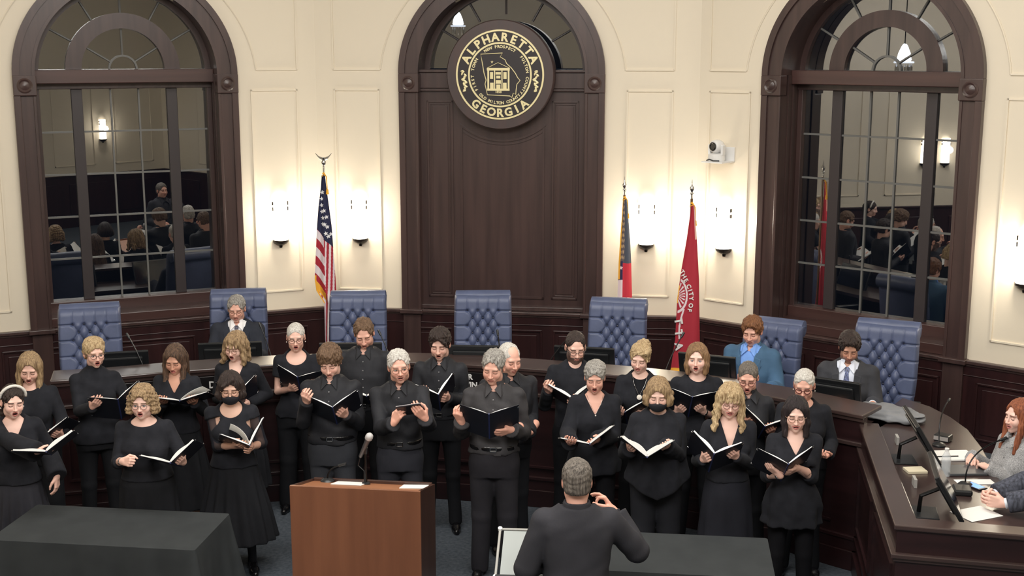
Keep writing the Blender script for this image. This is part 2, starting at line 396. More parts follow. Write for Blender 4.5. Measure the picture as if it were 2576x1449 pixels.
# local: x along wall, y -> must be up; rotate so that z points into the room
SM = Matrix.Translation(-seal.location) @ FC @ Matrix.Translation((2.05, 0, 3.78)) @ Matrix(((1, 0, 0, 0), (0, 0, 1, 0), (0, 1, 0, 0), (0, 0, 0, 1)))
b = MB(SM); b.lathe([(.575, -.10), (.575, .13), (.565, .145), (.001, .145)], 96); smoothed(b.build('wood_disc', SEALM, seal))
b = MB(SM); b.lathe([(.465, .14), (.465, .15), (.001, .15)], 96); b.build('dark_field', SEALD, seal)
def flatring(b, r0, r1, z0, z1, n=96):
    b.lathe([(r1, z0), (r1, z1), (r0, z1), (r0, z0)], n)
    for _ in range(2): b.F.pop()
b = MB(SM); flatring(b, .452, .470, .145, .158); b.build('outer_gold_ring', GOLD, seal)
b = MB(SM); flatring(b, .322, .340, .145, .158); b.build('inner_gold_ring', GOLD, seal)
T = Matrix.Translation((0, 0, .152))
b = MB(SM @ T); arctext(b, 'ALPHARETTA', .396, .120, 90, 131, bold=.0045); b.build('city_lettering', GOLD, seal)
b = MB(SM @ T); arctext(b, 'GEORGIA', .396, .118, 270, 80, True, bold=.0045); b.build('state_lettering', GOLD, seal)
b = MB(SM @ T)
arctext(b, 'NEW PROSPECT', .295, .042, 90, 63, bold=.0014); arctext(b, 'FULTON COUNTY', .295, .042, 0, 78, bold=.0014, sx=.95)
arctext(b, 'OLD MILTON COUNTY', .293, .042, 270, 88, True, bold=.0014); arctext(b, 'FIRST TOWN', .295, .042, 180, 64, bold=.0014)
b.build('small_lettering', GOLD, seal)
# state outline from the enlarged view (pixels of a 1449 px crop of 280 px)
def sp(p): return ((p[0] - 735) * .00101 * .84, (765 - p[1]) * .00101 * .84, .004)
ga = [(495, 512), (768, 497), (740, 545), (800, 580), (820, 625), (880, 680), (930, 745), (960, 800), (990, 832), (950, 880), (940, 950), (935, 1005), (905, 990), (885, 1045), (862, 1025), (578, 1012), (548, 880), (562, 830), (535, 740), (515, 620)]
b = MB(SM @ T); b.tube([sp(p) for p in ga], .005, 6, True); b.build('state_outline', GOLD, seal)
b = MB(SM @ T)
def sbox(b, x0, y0, x1, y1, z=.004):
    a = sp((x0, y1)); c = sp((x1, y0)); b.box((a[0], a[1], 0), (c[0], c[1], z))
sbox(b, 572, 680, 860, 712, .008); sbox(b, 578, 712, 600, 955, .006); sbox(b, 835, 712, 856, 955, .006); sbox(b, 575, 935, 858, 960, .008)
sbox(b, 662, 712, 676, 940, .006); sbox(b, 755, 712, 769, 940, .006)
sbox(b, 612, 730, 650, 815); sbox(b, 780, 730, 820, 815); sbox(b, 612, 862, 655, 935); sbox(b, 775, 862, 820, 935); sbox(b, 682, 730, 748, 762); sbox(b, 690, 775, 742, 810); sbox(b, 684, 830, 748, 875); sbox(b, 690, 885, 742, 935)
b.tube([sp((575, 682)), sp((712, 615)), sp((858, 682))], .0035, 6)
b.build('courthouse_emblem', GOLD, seal)
b = MB(SM @ T)
for k in range(5):
    a = math.radians(90 + 72 * k); c0 = sp((637, 607))
    b.add([(c0[0] + .006 * math.cos(a + s), c0[1] + .006 * math.sin(a + s), .005) for s in (-.6, .6)] + [(c0[0] + .018 * math.cos(a), c0[1] + .018 * math.sin(a), .005), (c0[0], c0[1], .006)], [(0, 1, 2), (1, 0, 3)])
b.build('star', GOLD, seal)
b = MB(SM @ T); V, Fc = glyphs('1858', .035, .001, .003); c0 = sp((715, 988)); b.add(V, Fc, Matrix.Translation((c0[0], c0[1], 0))); b.build('date_lettering', GOLD, seal)
for s in (-1, 1):
    b = MB(SM @ T); rnd = random.Random(4)
    for k in range(16):
        t = k / 15; x = s * (.395 - .015 * math.sin(t * 3) - .03 * max(0, t - .6)); y = .04 - t * .21
        x += rnd.uniform(-.018, .018); r = .016 * (1.1 - .5 * abs(t - .5))
        b.lathe([(.001, -.003), (r, 0), (r * .8, .004), (.001, .006)], 7, Matrix.Translation((x, y, 0)) @ Matrix.Rotation(rnd.random() * 3, 4, 'Z') @ Matrix.Diagonal((1.5, .7, 1, 1)))
    b.build('leaf_ornament', GOLD, seal)
# ---------------------------------------------------------------- wall sconces
def sconce(Fm, u, label, power=15, z=2.2, proto=[None]):
    p = Fm @ Vector((u, 0, z)); root = empty('wall_sconce', p, label, 'wall lamp', 'tall white glass wall sconces')
    R3 = Fm.to_3x3().to_4x4()
    def D(r0, n=14): return [(r0 * math.cos(math.pi * i / n), r0 * math.sin(math.pi * i / n)) for i in range(n + 1)]
    b = MB(R3); b.box((-.05, 0, -.25), (.05, .010, .20)); b.build('back_plate', BRONZE, root, bevel=.004)
    b = MB(R3); P = [(x * .078, y * .095 + .012) for x, y in D(1)]; b.prism(P, -.215, .235); smoothed(b.build('glass_shade', GLOWM, root), .8)
    b = MB(R3)
    for k, (z0, s0, s1) in enumerate(((-.215, 1.12, 1.12), (-.235, 1.1, .9), (-.255, .8, .45), (-.272, .35, .2), (-.285, .25, .2))):
        z1 = z0 - .02
        V = [(x * .078 * s0, y * .095 * s0 + .008, z0) for x, y in D(1)] + [(x * .078 * s1, y * .095 * s1 + .008, z1) for x, y in D(1)]
        n = 15; b.add(V, [tuple(range(n)), tuple(range(n, 2 * n))[::-1]] + [(i, n + i, n + (i + 1) % n, (i + 1) % n) for i in range(n)])
    smoothed(b.build('bottom_cup', BRONZE, root))
    for s in (-1, 1):
        for zz in (.13, .19): MB(R3).box((s * .082 - .006, .02, zz - .02), (s * .082 + .006, .05, zz + .02)).build('clip', BRONZE, root, bevel=.002)
    l = bpy.data.lights.new('sconce_bulb', 'POINT'); l.energy = power; l.color = (1, .90, .74); l.shadow_soft_size = .06
    o = bpy.data.objects.new('sconce_bulb', l); COL.objects.link(o); o.parent = root; o.location = R3 @ Vector((0, .17, .03))
    l.specular_factor = .3
    return root
sconce(FL, 2.93, 'lit glass wall sconce left of the striped flag')
sconce(FC, .46, 'lit glass wall sconce between the striped flag and the tall centre panel')
sconce(FC, 3.62, 'lit glass wall sconce between the two flags on the right')
sconce(FR, .36, 'lit glass wall sconce under the white wall camera')
sconce(FR, 3.46, 'lit glass wall sconce cut by the right edge of the picture')
sconce(FBK, (XR - 3.75), 'lit glass wall sconce on the rear wall mirrored in the left window', 14)
sconce(FSL, 6.6 - YB + .15, 'lit glass wall sconce on the side wall mirrored in the right window', 10)
sconce(FSL, 6.6 - YB - .25, 'added copy of the side wall sconce standing for its ghost reflection in the right window', 10)  # added sconce, stands in for the double pane's ghost image
def chandelier(p, label, n=10):
    root = empty('chandelier', p, label, 'lamp', 'chandeliers over the room seen mirrored in the arched glass')
    MB().tube([(0, 0, .25), (0, 0, ZT - p[2])], .01).build('stem', BRONZE, root)
    smoothed(MB().lathe([(.02, .26), (.05, .22), (.10, .10), (.12, .0), (.11, -.02)], 20).build('shade', mat('lamp_glow', (235, 242, 255), emit=22), root))
    smoothed(MB().lathe([(.16, -.03), (.17, -.045), (.16, -.06)], 24).build('rim', mat('rim_glow', (235, 242, 255), emit=2.5), root))
    for k in range(n):
        a = 2 * math.pi * k / n
        MB().lathe([(.002, -.07), (.016, -.12), (.018, -.2), (.01, -.24), (.001, -.27)], 6, Matrix.Translation((.13 * math.cos(a), .13 * math.sin(a), 0))).build('crystal', CHROME, root)
nC = Vector((FC[0][1], FC[1][1], 0)); nR = Vector((FR[0][1], FR[1][1], 0))
def mirror_at(px, py, Fm, dist):
    n = Vector((Fm[0][1], Fm[1][1], 0)); o = Vector((Fm[0][3], Fm[1][3], 0)) - n * REC
    d = aty(px, py, 1.0) - Vector((0, 0, EYE)); t = ((o - Vector((0, 0, EYE))).dot(n)) / d.dot(n); p = Vector((0, 0, EYE)) + d * t
    d = d.normalized(); r = d - n * 2 * d.dot(n); return p + r * dist
q = mirror_at(1152, 60, FC, 14.2); chandelier(q, 'hanging lamp with glass drops mirrored in the centre arch')
q = mirror_at(2273, 150, FR, 9.5); chandelier(q, 'hanging lamp mirrored in the fanlight of the right window')
# ---------------------------------------------------------------- dais counter
def cpts():
    P = [(-3.93, 10.341), (-3.414, 10.486), (-3.068, 10.62), (-2.628, 10.765), (-2.136, 10.89), (-1.5, 10.99), (-.92, 10.99), (-.402, 10.90), (.06, 10.787), (.895, 10.525), (1.5, 10.25), (2.143, 9.822), (2.524, 9.469), (2.703, 9.318)]
    P = [Vector(p) for p in P]; out = []
    for i in range(len(P) - 1):
        p0, p1, p2, p3 = P[max(i - 1, 0)], P[i], P[i + 1], P[min(i + 2, len(P) - 1)]
        for k in range(4):
            t = k / 4; out.append(.5 * ((2 * p1) + (p2 - p0) * t + (2 * p0 - 5 * p1 + 4 * p2 - p3) * t * t + (3 * p1 - p0 - 3 * p2 + p3) * t ** 3))
    out.append(P[-1]); return out
CP = cpts()
def offs(P, d):
    out = []
    for i, p in enumerate(P):
        t = (P[min(i + 1, len(P) - 1)] - P[max(i - 1, 0)]).normalized(); n = Vector((-t.y, t.x)); out.append(p + n * d)
    return out
def strip(b, P, d0, d1, z0, z1):
    a, c = offs(P, d0), offs(P, d1); n = len(P)
    V = [(p.x, p.y, z0) for p in a] + [(p.x, p.y, z0) for p in c] + [(p.x, p.y, z1) for p in a] + [(p.x, p.y, z1) for p in c]; Fc = []
    for i in range(n - 1):
        Fc += [(i, n + i, n + i + 1, i + 1), (2 * n + i, 2 * n + i + 1, 3 * n + i + 1, 3 * n + i), (i, i + 1, 2 * n + i + 1, 2 * n + i), (n + i, 3 * n + i, 3 * n + i + 1, n + i + 1)]
    Fc += [(0, 2 * n, 3 * n, n), (n - 1, 2 * n - 1, 4 * n - 1, 3 * n - 1)]
    b.add(V, Fc)
dais = empty('dais_counter', (0, 10.9, 0), 'long curved dark mahogany council counter behind the standing singers', 'counter')
DI = Matrix.Translation((0, -10.9, 0))
def DP(f, name, m, bev=.004):
    b = MB(DI); f(b); return b.build(name, m, dais, bevel=bev)
DP(lambda b: strip(b, CP, 0, .36, 1.245, 1.28), 'raised_ledge', WOODC, .008)
DP(lambda b: (strip(b, CP, .03, .09, .0, 1.245),), 'front_panel', WOODD, 0)
DP(lambda b: (strip(b, CP, .0, .03, 1.02, 1.05), strip(b, CP, .015, .03, 1.215, 1.245)), 'ledge_moulding', WOODC)
DP(lambda b: (strip(b, CP, -.012, .03, 0, .16), strip(b, CP, -.002, .03, .25, .28), strip(b, CP, .01, .03, .16, .25)), 'base_moulding', WOODD)
DP(lambda b: strip(b, CP, .30, .95, 1.06, 1.10), 'desk_surface', WOODC)
def pans(b):
    n = len(CP); k = 1
    while k + 6 < n:
        seg = CP[k:k + 6]; strip(b, seg, .012, .03, .93, .95); strip(b, seg, .012, .03, .36, .38)
        for e in (seg[:2], seg[-2:]):
            m_ = [e[0], e[0] + (e[1] - e[0]) * .2] if e is not seg[-2:] else e
            e0 = e[0]; e1 = e[0] + (e[1] - e[0]).normalized() * .022; strip(b, [e0, e1], .012, .03, .38, .93)
        k += 6
DP(pans, 'raised_panels', WOODD, 0)
# raised dais floor
pl = [tuple(p) for p in offs(CP, .09)]
b = MB(); b.prism([pl[0], *pl[1:], (2.9, 9.2), (2.55, 7.35), (Rx.x - .02, 6.6), (Rx.x - .02, Rx.y - .03), (B0.x - .02, B0.y - .04), (A0.x, A0.y - .04), (Lx.x + .05, Lx.y - .05), (Lx.x + .05, 10.2)], 0, .35)
struct('floor_dais', b.build('floor_dais', CARPET))
# ---------------------------------------------------------------- name lettering plates on the counter
PLATE = mat('black_nameplate', (24, 22, 24), .3)
def nameplate(px, py, txt, label, w=.34, h=.15, size=.085, two=None, dx=0):
    p = at(px, py, 1.13)
    i = min(range(len(CP) - 1), key=lambda k: (CP[k] - p.xy).length); t = (CP[i + 1] - CP[i]).normalized(); a = math.atan2(t.y, t.x)
    n = Vector((t.y, -t.x)); base = CP[i] + t * (p.xy - CP[i]).dot(t)
    root = empty('nameplate', (base.x + n.x * -.028, base.y + n.y * -.028, 1.13), label, 'nameplate', 'nameplates on the counter front', a)
    MB().box((-w / 2 + dx, -.014, -h / 2), (w / 2 + dx, 0, h / 2)).build('plate', PLATE, root, bevel=.003)
    b = MB(Matrix.Translation((0, -.016, 0)) @ Matrix.Rotation(math.pi / 2, 4, 'X'))
    V, Fc = glyphs(txt, size, .002, .002); b.add(V, Fc, Matrix.Translation((0, -.03 if not two else .01, 0)))
    if two:
        V, Fc = glyphs(two, size, .002, .002); b.add(V, Fc, Matrix.Translation((.01, -.062, 0)))
    b.build('lettering', LETTER, root)
nameplate(328, 976, '. BR', 'black nameplate with white letters behind the turtleneck singer', dx=.06)
nameplate(533, 961, 'D', 'black nameplate with white letter D beside the masked singer', dx=.06)
nameplate(1188, 952, 'R', 'black two-line nameplate behind the man with the large folder', size=.07, two='VIN', dx=-.06)
# ---------------------------------------------------------------- tufted leather chairs
def chair_meshes():
    W_, H_ = .56, .80; nx, nz = 96, 140
    def hgt(u, v):
        x = u * W_; z = v * H_ - .04; ax = abs(x)
        s1 = x / .1 + z / .15; s2 = x / .1 - z / .15
        pil = (abs(math.cos(math.pi * s1)) * abs(math.cos(math.pi * s2))) ** .5
        # the tufted field ends at the outer buttons
        jz = z / .15; dzr = abs(jz - round(jz)) * .15; edge = .15 - dzr * .05 / .075
        ex = 1 / (1 + math.exp((ax - edge - .004) / .006)); ez = 1 / (1 + math.exp((z - .602) / .008)); m = ex * ez
        g = lambda d, w: math.exp(-(d / w) ** 2)
        border = .026 * min(1, max(0, (.285 - ax) / .02)) - .016 * g(dzr, .007) * (1 if z < .62 else 0) * (1 if ax > .14 else 0)
        if z > .60:
            for xb in (.05, .15): border -= .012 * g(ax - xb, .006) * g(z - .60, .09)
        h = .040 + m * (.034 * pil - .002) + (1 - m) * border
        # button pits
        r0 = round(z / .075); best = 9
        for r in (r0 - 1, r0, r0 + 1):
            if r < 0 or r > 8: continue
            off = .05 if r % 2 == 0 else 0
            k = round((x - off) / .1); xb = k * .1 + off
            if abs(xb) < .16: best = min(best, math.hypot(x - xb, z - r * .075))
        h -= .022 * g(best, .014)
        rb = max(0, ax - (W_ / 2 - .035)) / .035; h -= .045 * rb ** 2.2
        return h
    V = []; Fc = []
    for j in range(nz + 1):
        v = j / nz
        for i in range(nx + 1):
            u = i / nx - .5; h = hgt(u, v); wz = 1 + .03 * math.sin(v * 3.0)
            x = u * W_ * wz * (.94 + .06 * min(1, v * 3)); z = v * H_
            y = -h + .02 * math.cos(u * math.pi) - .02
            if v > .9:      # top rolls backwards
                t = (v - .9) / .1; ang = t * 2.2; y = y + .075 * (1 - math.cos(ang)); z = .9 * H_ + .075 * math.sin(ang)
            V.append((x, y, z))
    for j in range(nz):
        for i in range(nx):
            a = j * (nx + 1) + i; Fc.append((a, a + 1, a + nx + 2, a + nx + 1))
    # back shell
    n0 = len(V)
    for j in range(15):
        v = j / 14
        for i in range(2):
            V.append(((-.5 + i) * W_ * .95, .07 + (.05 if v > .9 else 0), v * H_ * (1.0)))
    for j in range(14):
        a = n0 + j * 2; Fc.append((a + 1, a, a + 2, a + 3))
    for j in range(14):
        for s in (0, 1):
            fr = [(int(j * nz / 14) + k) * (nx + 1) + (nx if s else 0) for k in range(nz // 14 + 1)]
            bk = [n0 + j * 2 + s, n0 + (j + 1) * 2 + s]
            Fc.append(tuple(fr + bk[::-1]) if s == 0 else tuple((fr + bk[::-1])[::-1]))
    B = []
    for r in range(9):
        for xb in ((-.15, -.05, .05, .15) if r % 2 == 0 else (-.1, 0, .1)): B.append((xb * (1 + .03 * math.sin(r * .075 * 3.7)), r * .075 + .04))
    return V, Fc, B
def hexa():
    pass
CHB = [None]
def chair(p, yaw, label, ztop=1.72):
    root = empty('executive_chair', (p[0], p[1], .35), label, 'chair', 'navy tufted leather chairs behind the counter', math.radians(yaw))
    dz = ztop - 1.72
    if CHB[0] is None:
        CHB[0] = chair_meshes()
    V, Fc, B = CHB[0]
    TM = Matrix.Translation((0, .05, .545 + dz)) @ Matrix.Rotation(math.radians(-9), 4, 'X')
    if len(CHB) < 2:
        b = MB(); b.add(V, Fc); me_b = b.build('backrest', LEATH); me_b.data.polygons.foreach_set('use_smooth', [True] * len(me_b.data.polygons)); CHB.append(me_b.data); bpy.data.objects.remove(me_b)
        b = MB(); b.lathe([(.014, 0), (.013, .005), (.008, .009), (.001, .011)], 12); q = b.build('button', LEATHD); CHB.append(q.data); bpy.data.objects.remove(q)
        b = MB()
        b.lathe([(.02, -.28), (.055, -.277), (.075, -.27), (.078, 0), (.078, .27), (.055, .277), (.02, .28)], 20, Matrix.Translation((0, .055, .765)) @ Matrix.Rotation(math.pi / 2, 4, 'Y')); q = b.build('top_roll', LEATH); smoothed(q, .9); CHB.append(q.data); bpy.data.objects.remove(q)
    def inst(name, me, M):
        o = bpy.data.objects.new(name, me); COL.objects.link(o); o.parent = root; o.matrix_basis = M; return o
    inst('backrest', CHB[1], TM); inst('top_roll', CHB[3], TM)
    for x, z in B:
        inst('button', CHB[2], TM @ Matrix.Translation((x, -.028, z)) @ Matrix.Rotation(math.pi / 2, 4, 'X'))
    b = MB(Matrix.Translation((0, 0, dz))); b.box((-.27, -.52, .42), (.27, .04, .54)); b.build('seat', LEATH, root, bevel=.035, seg=4)
    for s in (-1, 1):
        b = MB(Matrix.Translation((0, 0, dz))); b.box((s * .31 - .035, -.42, .66), (s * .31 + .035, .02, .70)); o = b.build('armrest', BLACKP, root, bevel=.014, seg=3)
        b = MB(Matrix.Translation((0, 0, dz))); b.tube([(s * .31, -.1, .67), (s * .31, -.08, .5), (s * .2, -.1, .43)], .016); b.build('arm_support', BLACKM, o)
    b = MB(); b.tube([(0, -.22, .1), (0, -.22, .43 + dz)], .03, 12); b.build('gas_column', BLACKM, root)
    for k in range(5):
        a = 2 * math.pi * k / 5; o = MB().tube([(0, -.22, .1), (.3 * math.cos(a), -.22 + .3 * math.sin(a), .07)], [.025, .016], 8).build('base_arm', BLACKM, root)
        MB().lathe([(.001, -.015), (.03, -.015), (.03, .015), (.001, .015)], 12, Matrix.Translation((.3 * math.cos(a), -.22 + .3 * math.sin(a), .031)) @ Matrix.Rotation(math.pi / 2, 4, 'Y')).build('caster', BLACKP, o)
    return root
chair((-3.97, 11.50), 14, 'empty navy tufted leather chair at the far left end, behind the short-haired blonde singer', 1.68)
chair((-2.74, 12.27), 8, 'navy tufted leather chair holding the seated grey-haired man in a dark suit', 1.67)
chair((-1.53, 12.12), 2, 'empty navy tufted leather chair in front of the striped flag', 1.68)
chair((-.29, 12.12), 0, 'empty navy tufted leather chair in front of the tall centre wood panel', 1.68)
chair((1.00, 11.80), -12, 'empty navy tufted leather chair in front of the flag with a blue and red field', 1.67)
chair((2.37, 11.36), -32, 'navy tufted leather chair holding the seated man in a blue blazer', 1.57)
chair((3.30, 10.85), -26, 'navy tufted leather chair holding the seated dark-haired man in a charcoal suit', 1.66)
# ---------------------------------------------------------------- monitors on the counter
def monitor(x, y, yaw, label, top=1.38, w=.56, tilt=18, thick=.045):
    root = empty('computer_monitor', (x, y, 1.10), label, 'monitor', 'black monitors on the counter', math.radians(yaw)); h = .33
    TM = Matrix.Translation((0, 0, top - 1.10)) @ Matrix.Rotation(math.radians(tilt), 4, 'X')
    b = MB(TM); b.box((-w / 2, -.018, -h), (w / 2, .012, 0)); b.build('housing', BLACKP, root, bevel=.006)
    b = MB(TM); b.box((-w / 2 + .05, -thick, -h + .05), (w / 2 - .05, -.018, -.045)); b.build('rear_cover', BLACKP, root, bevel=.012)
    b = MB(TM); b.box((-w / 2 + .015, .012, -h + .02), (w / 2 - .015, .0135, -.015)); b.build('screen', mat('dark_screen', (20, 24, 34), .12), root)
    b = MB(); b.tube([(0, -.07, .0), (0, -.06, .12), TM @ Vector((0, -.04, -h * .5))], .014); b.build('stand', BLACKM, root)
    b = MB(); b.box((-.11, -.115, 0), (.11, .05, .012)); b.build('stand_base', BLACKP, root, bevel=.004)
    return root
for x, y, yaw, px, dsc, top, w in ((-3.52, 11.02, 14, 0, 'behind the short-haired blonde singer', 1.37, .46), (-2.62, 11.36, 9, 0, 'in front of the seated grey-haired man in the dark suit', 1.375, .58), (-1.50, 11.36, 2, 0, 'in front of the empty chair by the striped flag', 1.37, .58),
                              (-.36, 11.26, -4, 0, 'in front of the empty centre chair', 1.37, .48), (.66, 11.2, -14, 0, 'behind the bearded singer', 1.37, .56), (1.72, 10.78, -24, 0, 'in front of the seated man in the blue blazer', 1.40, .52), (2.62, 10.12, -34, 0, 'in front of the seated dark-haired man in the charcoal suit', 1.36, .56)):
    monitor(x, y, yaw, 'black monitor ' + dsc, top, w)
def gooseneck(base, tip, label, mid=None, group='gooseneck microphones on the counter'):
    root = empty('gooseneck_microphone', base, label, 'microphone', group); B = Vector(base); Tp = Vector(tip) - B
    m_ = Vector(mid) - B if mid else Vector((Tp.x * .45, Tp.y * .45, Tp.z * .62))
    P = [(1 - t) ** 2 * Vector((0, 0, .02)) + 2 * t * (1 - t) * m_ + t * t * Tp for t in [i / 12 for i in range(15)]]
    smoothed(MB().lathe([(.05, 0), (.05, .012), (.035, .025), (.01, .03)], 20).build('base', BLACKP, root))
    smoothed(MB().tube(P, .0055, 8).build('neck', BLACKM, root))
    d = (P[-1] - P[-3]).normalized(); smoothed(MB().tube([P[-1] - d * .01, P[-1], P[-1] + d * .045, P[-1] + d * .05], [.008, .011, .011, .006], 10).build('capsule', BLACKP, root))
for (bx, by), (tx, ty), Yb, d in (((372, 922), (332, 862), 10.95, 'beside the monitor behind the turtleneck singer'), ((690, 905), (662, 836), 11.35, 'right of the seated man in the dark suit'), ((990, 895), (962, 852), 11.3, 'right of the chair by the striped flag'),
                               ((1262, 890), (1254, 853), 11.25, 'in front of the empty centre chair'), ((1362, 903), (1418, 862), 11.1, 'left of the bearded singer'), ((1662, 925), (1706, 862), 10.75, 'left of the blue blazer man near the red flag')):
    b_ = aty(bx, by, Yb); b_.z = 1.10; t_ = aty(tx, ty, Yb + .12); gooseneck(b_, t_, 'thin black gooseneck microphone ' + d)
# ---------------------------------------------------------------- flags on poles
PAINTM = bpy.data.materials.new('dyed_flag_cloth'); PAINTM.use_nodes = True
_nt = PAINTM.node_tree; _a = _nt.nodes.new('ShaderNodeVertexColor'); _a.layer_name = 'paint'
_nt.links.new(_a.outputs[0], _nt.nodes['Principled BSDF'].inputs['Base Color']); _nt.nodes['Principled BSDF'].inputs['Roughness'].default_value = .8
POLEW = mat('pole_wood', (96, 70, 44), .4); GOLDF = mat('gold_fringe', (232, 172, 50), .7)
def flag(name, label, Y, top, left, right, y0, y1, colf, poley, fin, amp=.045, nf=2.6, ph=0, letters=None):
    """left/right: (image row, x) outlines of the hanging cloth, turned into metres at its own distance Y"""
    pb = aty(top[0], top[1], Y); root = empty(name, (pb.x, Y, .35), label, 'flag')
    sc = (aty(1300, 500, Y).x - aty(1200, 500, Y).x) / 100
    ly, lx = zip(*left); ry, rx = zip(*right); NX, NZ = 64, int((y1 - y0) / .9)
    def dep(u, t): return -.03 - (.02 + amp * t) * (.55 + .45 * math.cos(u * math.pi * 2 * nf + ph + t)) - .03 * math.sin(math.pi * u) * t
    V = []; C = []; Fc = []
    for j in range(NZ + 1):
        t = j / NZ; y = y0 + (y1 - y0) * t; xl, xr = np.interp(y, ly, lx), np.interp(y, ry, rx)
        for i in range(NX + 1):
            u = i / NX; x = xl + (xr - xl) * u; p = aty(x, y, Y); d = dep(u, t)
            V.append((p.x - pb.x, d, p.z - .35)); C.append(s2l(colf(x, y, u, t)))
    n = len(V); V += [(x, d + .012, z) for x, d, z in V]; C = C + C
    for j in range(NZ):
        for i in range(NX):
            a = j * (NX + 1) + i; q = (a, a + NX + 1, a + NX + 2, a + 1); Fc.append(q); Fc.append(tuple(k + n for k in q[::-1]))
    for j in range(NZ):
        a = j * (NX + 1); Fc.append((a, a + n, a + n + NX + 1, a + NX + 1)); a += NX; Fc.append((a, a + NX + 1, a + n + NX + 1, a + n))
    mk('cloth', V, Fc, PAINTM, root, True, cols=np.array(C))
    zt = aty(top[0], top[1], Y).z - .35
    smoothed(MB().tube([(0, 0, .03), (0, 0, zt)], .013, 10).build('pole', POLEW, root))
    smoothed(MB().lathe([(.16, 0), (.16, .02), (.13, .035), (.03, .045), (.02, .09), (.001, .09)], 28).build('base', BRONZE, root))
    Fz = Matrix.Translation((0, 0, zt))
    if fin == 'eagle':
        b = MB(Fz); b.lathe([(.012, 0), (.012, .09), (.022, .1), (.026, .12), (.018, .14), (.008, .15)], 12)
        for s in (-1, 1):
            for k in range(4):
                b.tube([(s * .012, 0, .15 + .004 * k), (s * .045, 0, .165 + .004 * k), (s * (.085 - .012 * k), 0, .215 - .012 * k)], [.010, .008, .003], 6)
        b.tube([(0, 0, .14), (0, -.01, .17), (0, -.025, .175)], [.012, .010, .003], 8); smoothed(b.build('eagle_finial', CHROME, root))
    else:
        b = MB(Fz); b.lathe([(.012, 0), (.012, .04), (.02, .045), (.02, .055), (.008, .065), (.02, .09), (.022, .105), (.008, .13), (.004, .16), (.001, .19)], 12); smoothed(b.build('spear_finial', CHROME, root))
    b = MB(); zc = aty(top[0], y0, Y).z - .35; b.tube([(0, -.02, zc + .03), (.03, -.03, zc - .02), (.035, -.04, zc - .15)], .006, 6); b.tube([(-.012, -.02, zc + .02), (.02, -.03, zc + .0), (-.02, -.035, zc - .01)], .008, 6)
    b.tube([(.035, -.04, zc - .15), (.036, -.04, zc - .2)], [.012, .016], 8); b.build('gold_cord', GOLDF, root)
    if letters: letters(root, pb, Y, sc, lambda x, y: dep((x - np.interp(y, ly, lx)) / (np.interp(y, ry, rx) - np.interp(y, ly, lx)), (y - y0) / (y1 - y0)))
    return root
NAVY, RED, WHT, GLD = (36, 40, 72), (168, 38, 56), (226, 216, 222), (240, 178, 60)
def star(x, y, cx, cy, r, rot=0):
    dx, dy = x - cx, y - cy; d = math.hypot(dx, dy)
    if d > r: return False
    a = (math.atan2(dx, -dy) + rot) % (2 * math.pi / 5) - math.pi / 5; a = math.pi / 5 - abs(a)
    return d * (math.cos(a) * .30 + math.sin(abs(a)) * 0.95) < r * .38
ST = [(555, 392), (556, 435), (558, 477), (563, 517), (587, 512), (565, 558), (593, 577), (585, 620), (600, 640), (617, 625), (576, 560), (572, 470), (560, 350)]
def usc(x, y, u, t):
    xm = 815 + (y - 560) * .045
    if y < 574 + max(0, x - 799) * (1.25 if x < xm else .9) + (10 if x > xm else 0):
        for sx, sy in ST:
            if star(x, y, 600 + sx / 2.634, 350 + sy / 2.634, 5.2, .2): return (238, 238, 242)
        return NAVY
    if u < .07 and 690 < y < 760: return GLD
    if x < xm:
        s = (y - 1.2 * (x - 798) - 574)
        if s > 150: return RED if int((x - 818) / 4) % 2 else WHT
        if s > 130: return GLD
        return WHT if (s / 22.5) % 2 < 1 else RED
    s = (x - xm) + (y - 640) * .06
    return RED if int(s / 5.2) % 2 == 1 or s < 1.5 else WHT
flag('striped_national_flag', 'hanging flag with stars and red and white stripes, on a pole topped by an eagle', 13.25, (815, 437),
     [(437, 811), (470, 809), (520, 803), (560, 800), (600, 798), (700, 794), (728, 798), (760, 818), (850, 820), (870, 822)],
     [(437, 818), (470, 822), (520, 829), (570, 836), (640, 841), (700, 846), (745, 849), (800, 842), (870, 838)], 440, 868, usc, 0, 'eagle', nf=1.6, ph=.6)
def gac(x, y, u, t):
    if u < .14 and y < 700: return GLD
    if u < .44 and y < 655: return (186, 160, 126) if (math.sin(x * 1.7 + y * .3) + math.sin(y * .45)) > .3 else (96, 84, 88)
    if u < .34:
        if star(x, y, 1561, 672, 5): return WHT
        return (44, 46, 84) if y < 702 else WHT
    return (78, 84, 98) if y < 660 else (206, 52, 70)
flag('state_flag', 'hanging flag with gold fringe, grey-blue above red, beside the tall centre panel', 12.95, (1571, 490),
     [(490, 1567), (520, 1565), (600, 1559), (660, 1555), (745, 1552), (860, 1550)], [(490, 1574), (520, 1578), (600, 1584), (660, 1587), (745, 1589), (860, 1592)], 500, 860, gac, 0, 'spear', nf=1.2, ph=.3)
CR = (166, 40, 56)
def cic(x, y, u, t):
    xl = 1740 - (y - 520) * .13
    if y > 922: return GLD if u < .6 else (120, 60, 30)
    if u > .80 and y < 600: return (214, 170, 160)
    if u < .04: return GLD if 715 < y < 760 else CR
    # emblem: ring arcs on the fold edge
    cx, cy = 1700, 740; d = math.hypot((x - cx), (y - cy) * .62)
    if (24 < d < 28) and x > 1700: return WHT
    if d < 22 and x > 1698 and (abs(math.sin(math.atan2(y - cy, x - cx) * 9)) > .75) and d > 6: return WHT
    if 775 < y < 850 and abs(x - (1717 - (y - 775) * .16 + 2.5 * math.sin(y * .06))) < 2.0: return WHT
    return CR
